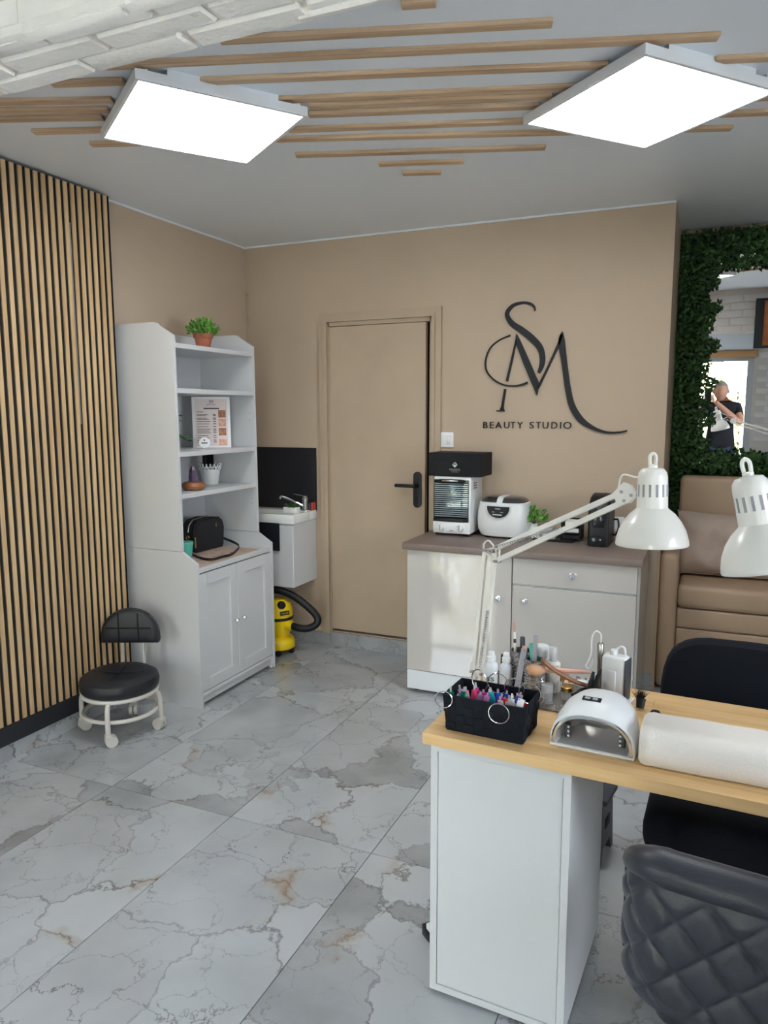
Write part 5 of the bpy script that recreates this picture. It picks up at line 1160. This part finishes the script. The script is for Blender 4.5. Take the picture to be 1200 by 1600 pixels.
arch_lamp('white architect lamp reaching from the desk corner, shade hanging in front of the counter', (-0.592, 2.020, DZ), (-0.597, 2.016, 0.745), (-0.585, 2.078, 1.097), (-0.190, 1.935, 1.300), (-0.1145, 1.905, 1.1760), (-0.03, 0.02, 1))
arch_lamp('white architect lamp at the right edge, tilted shade in front of the sofa', (0.60, 2.00, DZ), (0.605, 1.99, 0.745), (0.62, 1.92, 1.15), (0.235, 1.655, 1.275), (0.122, 1.638, 1.188), (-0.24, 0.06, 1))

# ================================================================== chairs at the desk
# client chair: black fabric, behind the desk
cc_ = thing('office_chair', 'black fabric chair tucked in on the far side of the desk', 'chair', (0.14, 2.15, 0), rad(-2))
def slab(y, s, zc=0.535, hx=0.245, hz=0.285, e=4.5, n=36):
    out = []
    for k in range(n):
        q = 2*PI*k/n; c, si = math.cos(q), math.sin(q)
        out.append(Vector((s*hx*math.copysign(abs(c)**(2/e), c), y, zc+s*hz*math.copysign(abs(si)**(2/e), si))))
    return out
MB().loft([slab(0.185, 0.90), slab(0.190, 0.97), slab(0.205, 1.0), slab(0.235, 1.0), slab(0.250, 0.97), slab(0.256, 0.88)]).build('backrest', 'black_fabric', cc_)
MB().rbox(-0.245, 0.30, -0.19, 0.19, 0.31, 0.435, 0.045, 4).build('seat', 'black_fabric', cc_)
for x in (-0.2, 0.24):
    for y in (-0.15, 0.16): MB().cyl((x, y, 0), (x, y, 0.33), 0.014, 0.018).build('leg', 'black_plastic', cc_)
MB().box(-0.21, 0.25, -0.155, 0.165, 0.28, 0.31).build('seat_frame', 'black_plastic', cc_, smooth=False)
# technician chair: quilted leather, near the camera
qc = thing('quilted_chair', 'dark quilted leather tub chair in the near right corner', 'chair', (0.165, 1.33, 0), rad(-7))
# plan curve of the outer back: straight middle, ends curling forward (+y)
def plan(s, off=0.0):
    """s in [-1,1] along the shell; returns point and outward normal (x,y)"""
    hw = 0.245; yb = -0.165; R = 0.085; Ls = hw-R; Lc = R*PI/2; Lw = 0.16; T = Ls+Lc+Lw
    d = abs(s)*T; sg = 1 if s >= 0 else -1
    if d < Ls: p = (d, yb); n = (0, -1)
    elif d < Ls+Lc:
        q = (d-Ls)/R; p = (Ls+R*math.sin(q), yb+R-R*math.cos(q)); n = (math.sin(q), -math.cos(q))
    else: p = (hw, yb+R+(d-Ls-Lc)); n = (1, 0)
    return Vector((sg*(p[0]+n[0]*off), p[1]+n[1]*off, 0)), Vector((sg*n[0], n[1], 0))
NU, NV = 300, 100
def topz(s): 
    a_ = max(0, abs(s)-0.42)/0.58; return 0.790-0.16*a_**1.6
def botz(s):
    a_ = max(0, abs(s)-0.25)/0.75; return 0.515+0.03*(1-math.cos(min(1, a_)*PI))*0.5
def quilt(u, z):
    k = 0.090; a_ = (u/k+z/k); b_ = (u/k-z/k*0.95)
    fa = abs((a_ % 1)-0.5)*2; fb = abs((b_ % 1)-0.5)*2      # 1 at seam
    return 0.0085*(1-fa**4)*(1-fb**4)
vs = []; fs = []
for j in range(NV+1):
    for i in range(NU+1):
        s = -1+2*i/NU; v = j/NV; z0, z1 = botz(s), topz(s)-0.045
        p, n = plan(s); z = z0+(z1-z0)*v; lean = -0.05*(z-0.5)
        edge = min(1, min(v, 1-v)*9)*min(1, (1-abs(s))*12)
        q = p+n*(quilt(s*0.4535, z)*edge)
        vs.append((q.x, q.y+lean, z)); 
for j in range(NV):
    for i in range(NU): a_ = j*(NU+1)+i; fs.append((a_, a_+1, a_+NU+2, a_+NU+1))
qm = MB(); qm.add(vs, fs); qm.build('quilted_back', 'quilt_leather', qc, angle=80)
rings = []
for i in range(61):
    s = -1+2*i/60; p, n = plan(s); z = topz(s)-0.045; lean = -0.05*(z-0.5); ring = []
    for k in range(14):
        q = 2*PI*k/14; ring.append(p+Vector((0, lean, z+0.018))+n*(-0.026+0.036*math.cos(q))+Vector((0, 0, 0.030*math.sin(q))))
    rings.append(ring)
MB().loft(rings).build('top_roll', 'quilt_leather', qc)
rings = []
for i in range(61):
    s = -1+2*i/60; p, n = plan(s); z0, z1 = botz(s), topz(s)-0.04; l0, l1 = -0.05*(z0-0.5), -0.05*(z1-0.5)
    rings.append([p+Vector((0, l0, z0))-n*0.001, p+Vector((0, l1, z1))-n*0.001, p+Vector((0, l1, z1))-n*0.060, p+Vector((0, l0, z0))-n*0.060])
MB().loft(rings).build('back_core', 'black_leather', qc)
for s in (-0.70, 0.70):
    pts = []
    for v in range(9):
        z = botz(s)+(topz(s)-0.045-botz(s))*v/8; p, n = plan(s); pts.append(p+n*0.006+Vector((0, -0.05*(z-0.5), z)))
    MB().tube(pts, 0.006, 8).build('side_piping', 'black_leather', qc)
MB().rbox(-0.20, 0.20, -0.10, 0.24, 0.42, 0.535, 0.04, 4).build('seat', 'black_leather', qc)
MB().cyl((0, 0.06, 0.10), (0, 0.06, 0.43), 0.028, n=16).build('gas_column', 'black_plastic', qc)
for k in range(5):
    a_ = 2*PI*k/5+0.3; e_ = Vector((0.24*math.cos(a_), 0.06+0.24*math.sin(a_), 0.075))
    MB().tube([(0, 0.06, 0.11), tuple(e_)], [0.022, 0.014], 8).build('foot_arm', 'black_plastic', qc)
    MB().cyl(e_+Vector((-0.012, 0, -0.047)), e_+Vector((0.012, 0, -0.047)), 0.027, n=14).build('caster', 'black_plastic', qc)
# step stool standing behind the pedestal
ss = thing('step_stool', 'dark grey plastic step stool standing behind the desk pedestal', 'step stool', (-0.395, 2.46, 0), rad(-8))
for sx in (-1, 1):
    lg_ = [(-0.085, 0.0), (-0.060, 0.0), (-0.045, 0.05), (0.045, 0.05), (0.060, 0.0), (0.085, 0.0), (0.060, 0.215), (-0.060, 0.215)]
    o_ = MB().prism(lg_, (sx*0.150-(0.022 if sx > 0 else 0), 0, 0), (0, 1, 0), (0, 0, 1), 0.022).build('leg_panel', 'dark_grey_plastic', ss, smooth=False)
    MB().rbox(sx*0.150-0.013+(-0.011 if sx > 0 else 0.011), sx*0.150+0.013+(-0.011 if sx > 0 else 0.011), -0.028, 0.028, 0.11, 0.15, 0.003).build('grip_hole', 'black_matte', o_)
MB().rbox(-0.165, 0.165, -0.070, 0.070, 0.213, 0.235, 0.008).build('top', 'dark_grey_plastic', ss)
pb = thing('plug_block', 'small black block with a white square piece on the floor beside the white pedestal', 'plug', (-0.640, 1.822, 0), rad(-40))
MB().rbox(-0.045, 0.060, -0.022, 0.022, 0.0, 0.034, 0.004).build('block', 'black_plastic', pb)
MB().rbox(-0.020, 0.014, -0.022, 0.008, 0.034, 0.052, 0.003).build('square_plug', 'white_plastic', pb)

# ================================================================== alcove: green wall, mirror, sofa
mr_n = Vector((0.003, -1.0, -0.023)).normalized()
mi = thing('wall_mirror', 'rectangular wall mirror framed by artificial greenery', 'mirror', (0.55, 4.78, 1.18))
ux = Vector((1, 0.003, 0)).normalized(); uy = ux.cross(-mr_n).normalized() if False else (-mr_n).cross(ux).normalized()
if uy.z < 0: uy = -uy
P0 = Vector((0.10, 4.76, 1.79))
def mq(x0, x1, z0, z1, off): return [P0+ux*(x-P0.x)+uy*(z-P0.z)+mr_n*off for x, z in ((x0, z0), (x1, z0), (x1, z1), (x0, z1))]
MB().loft([mq(-0.06, 1.15, 1.19, 2.38, 0.0), mq(-0.06, 1.15, 1.19, 2.38, -0.004)]).build('glass', 'mirror_silver', mi, world=True, smooth=False)
MB().loft([mq(-0.06, 1.15, 1.19, 2.38, -0.0045), mq(-0.06, 1.15, 1.19, 2.38, -0.012)]).build('backing_board', 'black_board', mi, world=True, smooth=False)
gw = thing('greenery_panel', 'dark green artificial leaf panel covering the alcove wall around the mirror', 'greenery', (0.5, 4.80, 0.9))
MB().box(XR+0.001, 1.30, YA-0.014, YA-0.001, 0.72, 2.525).build('backing', 'green_dark', gw, world=True, smooth=False)
sp_ = []
def in_mirror(x, z): 
    e = 0.018*math.sin(z*31)+0.014*math.sin(z*57+1)+0.012*math.sin(x*43)
    return x > -0.005+e and x < 1.1 and 1.268+e*0.6 < z < 2.318-e*0.5
while len(sp_) < 19000:
    x = random.uniform(XR+0.005, 1.2); z = random.uniform(0.75, 2.53)
    if in_mirror(x, z): continue
    front = x > -0.075 and 1.17 < z < 2.40
    sp_.append((x, random.uniform(4.690, 4.738) if front else YA-0.016-random.random()**1.5*0.055, z))
leaves('foliage', gw, 'leaf_wall', sp_, 0.030, lambda p: (Vector((0, -1, 0.3))+rnd_dir()*0.9, Vector((0, -0.35, -0.3))+rnd_dir()), asp=0.55)
sf = thing('sofa', 'beige leather high-seat sofa standing in the alcove', 'sofa', (0.45, 4.42, 0))
AX0 = XR+0.004
def rb_(name, *a, r=0.02, seg=3, parent=None): return MB().rbox(*a, r, seg).build(name, 'sofa_leather', parent or sf, world=True)
rb_('arm', AX0, -0.108, 4.135, 4.70, 0.012, 0.755, r=0.03)
rb_('base_panel', -0.107, 1.10, 4.150, 4.60, 0.02, 0.235, r=0.012)
rb_('lower_panel', -0.107, 1.10, 4.146, 4.60, 0.237, 0.352, r=0.012)
rb_('upper_panel', -0.107, 1.10, 4.142, 4.60, 0.354, 0.462, r=0.014)
rb_('seat_cushion', -0.107, 1.10, 4.130, 4.62, 0.464, 0.590, r=0.030)
rb_('backrest', -0.135, 1.10, 4.575, 4.680, 0.35, 1.135, r=0.030)
rb_('arm', 1.102, 1.20, 4.135, 4.70, 0.012, 0.755, r=0.03)
for x in (-0.15, 1.15):
    for y in (4.2, 4.64): MB().cyl((x, y, 0), (x, y, 0.022), 0.02).build('foot', 'black_plastic', sf, world=True)
pw_ = thing('cushion', 'soft taupe velvet cushion leaning on the sofa back', 'cushion', (0.135, 4.405, 0.594))
def cushion(w, h, t, n=22):
    vs = []; fs = []
    for side_ in (-1, 1):
        for j in range(n+1):
            for i in range(n+1):
                u, v = -1+2*i/n, -1+2*j/n
                pin = 1-0.10*(1-u*u)*(abs(v)**3)-0.0; pin2 = 1-0.10*(1-v*v)*(abs(u)**3)
                th = t*max(0, (1-abs(u)**2.6))**0.55*max(0, (1-abs(v)**2.6))**0.55
                th *= 1+0.16*math.sin(3.1*u+5*v)+0.12*math.sin(7*u-4*v)+0.06*math.sin(13*u+9*v)
                th += 0.010*math.sin(9*u-6*v+2*math.sin(3*v))*(1-u*u)*(1-v*v)
                vs.append((u*w*pin2, side_*th, h+v*h*pin))
        o_ = 0 if side_ < 0 else (n+1)**2
        for j in range(n):
            for i in range(n): a_ = o_+j*(n+1)+i; fs.append((a_, a_+1, a_+n+2, a_+n+1))
    mb = MB(); mb.add(vs, fs); return mb
MB_c = cushion(0.275, 0.182, 0.085); MB_c.xf(Matrix.Rotation(rad(-10), 4, 'X')).build('cover', 'cushion_velvet', pw_, angle=180)
MB().tube([(-0.245, 0.0, 0.0), (0.245, 0.0, 0.0)], 0.004, 6).xf(Matrix.Translation((0, 0.0, 0.012))).build('piping', 'cushion_velvet', pw_)

# picture hung on the beam (seen in the mirror)
pcx = thing('framed_picture', 'orange picture in a deep black frame on the white brick beam, seen in the mirror', 'picture', (0.68, 1.16, 1.95))
MB().box(0.385, 0.46, 1.142, 1.21, 1.96, 2.44).box(0.95, 0.99, 1.142, 1.21, 1.96, 2.44).box(0.46, 0.95, 1.142, 1.21, 1.96, 1.985).box(0.46, 0.95, 1.142, 1.21, 2.415, 2.44).build('frame', 'black_board', pcx, world=True, smooth=False)
MB().box(0.46, 0.95, 1.150, 1.185, 1.985, 2.415).build('canvas', 'orange_canvas', pcx, world=True, smooth=False)
# chair by the front window (seen in the oven's mirrored door)
bc = thing('window_chair', 'black chair by the front window, reflected in the mini oven door', 'chair', (-3.02, -0.95, 0), rad(200))
MB().rbox(-0.2, 0.2, -0.2, 0.2, 0.42, 0.47, 0.02).build('seat', 'black_leather', bc)
MB().rbox(-0.2, 0.2, 0.19, 0.22, 0.52, 0.90, 0.015).build('backrest', 'black_leather', bc)
for x in (-0.18, 0.18):
    MB().tube([(x, 0.21, 0), (x, 0.20, 0.45), (x, 0.215, 0.9)], 0.012, 8).build('leg', 'black_plastic', bc); MB().tube([(x, -0.18, 0), (x, -0.17, 0.43)], 0.012, 8).build('leg', 'black_plastic', bc)

# ================================================================== the photographer (seen in the mirror)
def skin_mesh(verts, edges, radii, root=0, sub=2):
    me = bpy.data.meshes.new('skeleton'); me.from_pydata([Vector(v) for v in verts], edges, [])
    o = bpy.data.objects.new('skeleton', me); COL.objects.link(o)
    md = o.modifiers.new('skin', 'SKIN'); sb_ = o.modifiers.new('sub', 'SUBSURF'); sb_.levels = sub; sb_.render_levels = sub
    for i, r in enumerate(radii):
        sv = me.skin_vertices[0].data[i]; sv.radius = r if isinstance(r, tuple) else (r, r); sv.use_root = (i == root)
    bpy.context.view_layer.update()
    m2 = bpy.data.meshes.new_from_object(o.evaluated_get(bpy.context.evaluated_depsgraph_get()))
    vs = [v.co.copy() for v in m2.vertices]; fs = [tuple(p.vertices) for p in m2.polygons]
    bpy.data.objects.remove(o); bpy.data.meshes.remove(me); bpy.data.meshes.remove(m2)
    return vs, fs
PX, PY = 0.16, -0.40
pe = thing('person', 'person in a black T-shirt and jeans raising a phone, seen in the mirror', 'person', (PX, PY, 0))
V = []; E_ = []; Rr = []
def jv(p, r, parent=None):
    V.append((p[0]-PX, p[1]-PY, p[2])); Rr.append(r)
    if parent is not None: E_.append((parent, len(V)-1))
    return len(V)-1
pel = jv((PX, PY, 0.90), (0.150, 0.115)); bel = jv((PX, PY, 1.04), (0.150, 0.120), pel); che = jv((PX, PY, 1.20), (0.165, 0.115), bel); upc = jv((PX, PY, 1.31), (0.130, 0.085), che)
nek = jv((PX-0.005, PY+0.02, 1.39), 0.052, upc); hdb = jv((PX-0.012, PY+0.045, 1.45), 0.055, nek)
arms = {}
for s, el, wr, hd_ in ((1, (PX+0.205, PY+0.17, 1.13), (0.075, -0.105, 1.405), (0.050, -0.062, 1.435)), (-1, (PX-0.27, PY+0.17, 1.13), (-0.085, -0.115, 1.395), (-0.052, -0.066, 1.430))):
    sh = jv((PX+s*0.175, PY, 1.315), 0.070, upc); up = jv(((PX+s*0.19)*0.5+el[0]*0.5, (PY+el[1])/2-0.02, 1.22), 0.056, sh)
    e_ = jv(el, 0.045, up); f_ = jv(((el[0]*0.6+wr[0]*0.4), el[1]*0.6+wr[1]*0.4, el[2]*0.6+wr[2]*0.4), 0.040, e_); w_ = jv(wr, (0.026, 0.024), f_); arms[s] = (wr, hd_)
for s in (-1, 1):
    hp_ = jv((PX+s*0.095, PY, 0.84), 0.098, pel); kn = jv((PX+s*0.10, PY+0.015, 0.48), 0.068, hp_); an = jv((PX+s*0.105, PY-0.015, 0.09), 0.046, kn); to = jv((PX+s*0.115, PY+0.115, 0.045), (0.042, 0.034), an)
vs, fs = skin_mesh(V, E_, Rr, pel, 2)
body = MB(); mi_ = []
for f in fs:
    c = sum((vs[i] for i in f), Vector())/len(f); z = c.z; xx = abs(c.x); yy = c.y
    fore = yy > 0.10 and z > 1.0 and z < 1.5 and ((Vector((c.x, c.y, 0))-Vector((0, 0, 0))).length > 0.16)
    if z < 0.085: k_ = 3
    elif z < 0.84: k_ = 2
    elif z > 1.385 and xx < 0.12 and yy < 0.12: k_ = 0
    elif fore: k_ = 0
    else: k_ = 1
    mi_.append(k_)
body.add(vs, fs); body.mi = mi_
# head: an egg shaped by bands, face forward (+y)
HC = Vector((-0.018, 0.060, 1.515))
def headmesh():
    vs = []; fs = []; n, m_ = 28, 22
    for j in range(m_+1):
        th = PI*j/m_
        for i in range(n):
            q = 2*PI*i/n; x, y, z = math.sin(th)*math.cos(q), math.sin(th)*math.sin(q), math.cos(th)
            sx, sy, sz = 0.082, 0.100, 0.120
            if z < 0: sx *= 1-0.22*(-z)**1.5; sy *= 1-0.10*(-z)
            p = Vector((x*sx, y*sy, z*sz))
            if y > 0.6:                                   # face features
                fx, fz = p.x, p.z
                p.y += 0.020*math.exp(-(fx/0.011)**2)*math.exp(-((fz+0.012)/0.020)**2)+0.006*math.exp(-(fx/0.03)**2)*math.exp(-((fz+0.062)/0.016)**2)
                p.y += 0.005*math.exp(-((fz-0.030)/0.010)**2)-0.008*math.exp(-((abs(fx)-0.030)/0.012)**2)*math.exp(-((fz-0.012)/0.010)**2)
            vs.append(HC+p)
    for j in range(m_):
        for i in range(n): a_ = j*n+i; b_ = j*n+(i+1) % n; fs.append((a_, b_, b_+n, a_+n))
    return vs, fs
hv, hf = headmesh(); body.add(hv, hf, 0)
for s in (-1, 1): body.ball(HC+Vector((s*0.084, -0.006, -0.004)), 0.010, 0.020, 0.030, 10, 8, 0)
# hands: palm and five unequal fingers closed round the phone's edges
for s in (1, -1):
    wr, hd_ = arms[s]; w0 = Vector((wr[0]-PX, wr[1]-PY, wr[2])); h0 = Vector((hd_[0]-PX, hd_[1]-PY, hd_[2]))
    rg = []
    d_ = (h0-w0); 
    for t_, a_, b_ in ((-0.15, 0.024, 0.020), (0.2, 0.028, 0.018), (0.6, 0.036, 0.016), (1.0, 0.036, 0.014), (1.15, 0.028, 0.010)):
        c = w0+d_*t_; rg.append([c+Vector((0, b_*math.cos(2*PI*k/12), 0))+Vector((0.0, 0, a_*math.sin(2*PI*k/12))) for k in range(12)])
    body.loft(rg, mi=0)
    for k, (dz, L_) in enumerate(((0.028, 0.052), (0.010, 0.058), (-0.008, 0.054), (-0.026, 0.044))):
        b0 = h0+Vector((s*0.006, 0.000, dz)); xe = s*0.042-PX
        p1 = Vector((xe+s*0.012, -0.040-PY, b0.z+0.006)); p2 = Vector((xe+s*0.010, -0.022-PY, b0.z+0.010)); p3 = Vector((xe-s*0.006, -0.0185-PY+0.006, b0.z+0.012))
        body.tube(catmull([b0, p1, p2, p3], 4), [0.0095]*4+[0.009]*4+[0.0082]*4+[0.007], 8, mi=0)
    b0 = h0+Vector((-s*0.004, -0.004, -0.020)); body.tube(catmull([b0, Vector((s*0.035-PX, -0.062-PY, 1.425)), Vector((s*0.022-PX, -0.042-PY, 1.440)), Vector((s*0.012-PX, -0.036-PY, 1.452))], 4), [0.011]*5+[0.0095]*4+[0.008]*4, 8, mi=0)
body.build('body', ['skin', 'shirt', 'jeans', 'shoe'], pe, angle=180)
hair = MB(); n, m_ = 28, 9
vsx = []; fsx = []
for j in range(m_+1):
    th = (PI*0.56)*j/m_
    for i in range(n):
        q = 2*PI*i/n; x, y, z = math.sin(th)*math.cos(q), math.sin(th)*math.sin(q), math.cos(th)
        g = 1.05
        if y > 0.45 and z < 0.55: g = 0.93                 # forehead stays clear
        vsx.append(HC+Vector((x*0.082*g, y*0.100*g-0.002, z*0.120*g)))
for j in range(m_):
    for i in range(n): a_ = j*n+i; b_ = j*n+(i+1) % n; fsx.append((a_, b_, b_+n, a_+n))
hair.add(vsx, fsx); hair.build('hair', 'hair_grey', pe, angle=180)
for s in (-1, 1):
    ey = MB().ball(HC+Vector((s*0.032, 0.082, 0.012)), 0.012, 0.010, 0.008, 12, 8).build('eye', 'eye_white', pe)
    MB().ball(HC+Vector((s*0.032, 0.0915, 0.012)), 0.005, 0.002, 0.005, 10, 6).build('iris', 'ink', ey)
    MB().tube([HC+Vector((s*0.018, 0.088, 0.030)), HC+Vector((s*0.032, 0.085, 0.034)), HC+Vector((s*0.046, 0.074, 0.029))], 0.004, 6).build('eyebrow', 'hair_grey', pe)
MB().ball(HC+Vector((0, 0.092, -0.055)), 0.020, 0.006, 0.006, 12, 8).build('mouth', 'lips', pe)
# white print on the shirt front
tpz = MB()
for k in range(5):
    z = 1.20-k*0.028; w_ = 0.075-0.008*abs(k-1)
    tpz.tube(catmull([(-w_, 0.112, z), (-w_*0.3, 0.126, z+0.018), (w_*0.3, 0.126, z-0.012), (w_, 0.112, z+0.008)], 5), 0.005, 5)
tpz.build('shirt_print', 'paper_white', pe)
ph = thing('phone', 'black phone held up by the person reflected in the mirror', 'phone', (0.0, -0.018, 1.375))
MB().rbox(-0.038, 0.038, -0.009, 0.0, 0.0, 0.160, 0.004).build('case', 'black_plastic', ph)
MB().rbox(-0.030, -0.004, 0.0, 0.002, 0.095, 0.150, 0.001).build('camera_island', 'black_gloss', ph)
MB().box(-0.035, 0.035, -0.0098, -0.0092, 0.004, 0.156).build('screen', 'black_gloss', ph, smooth=False)
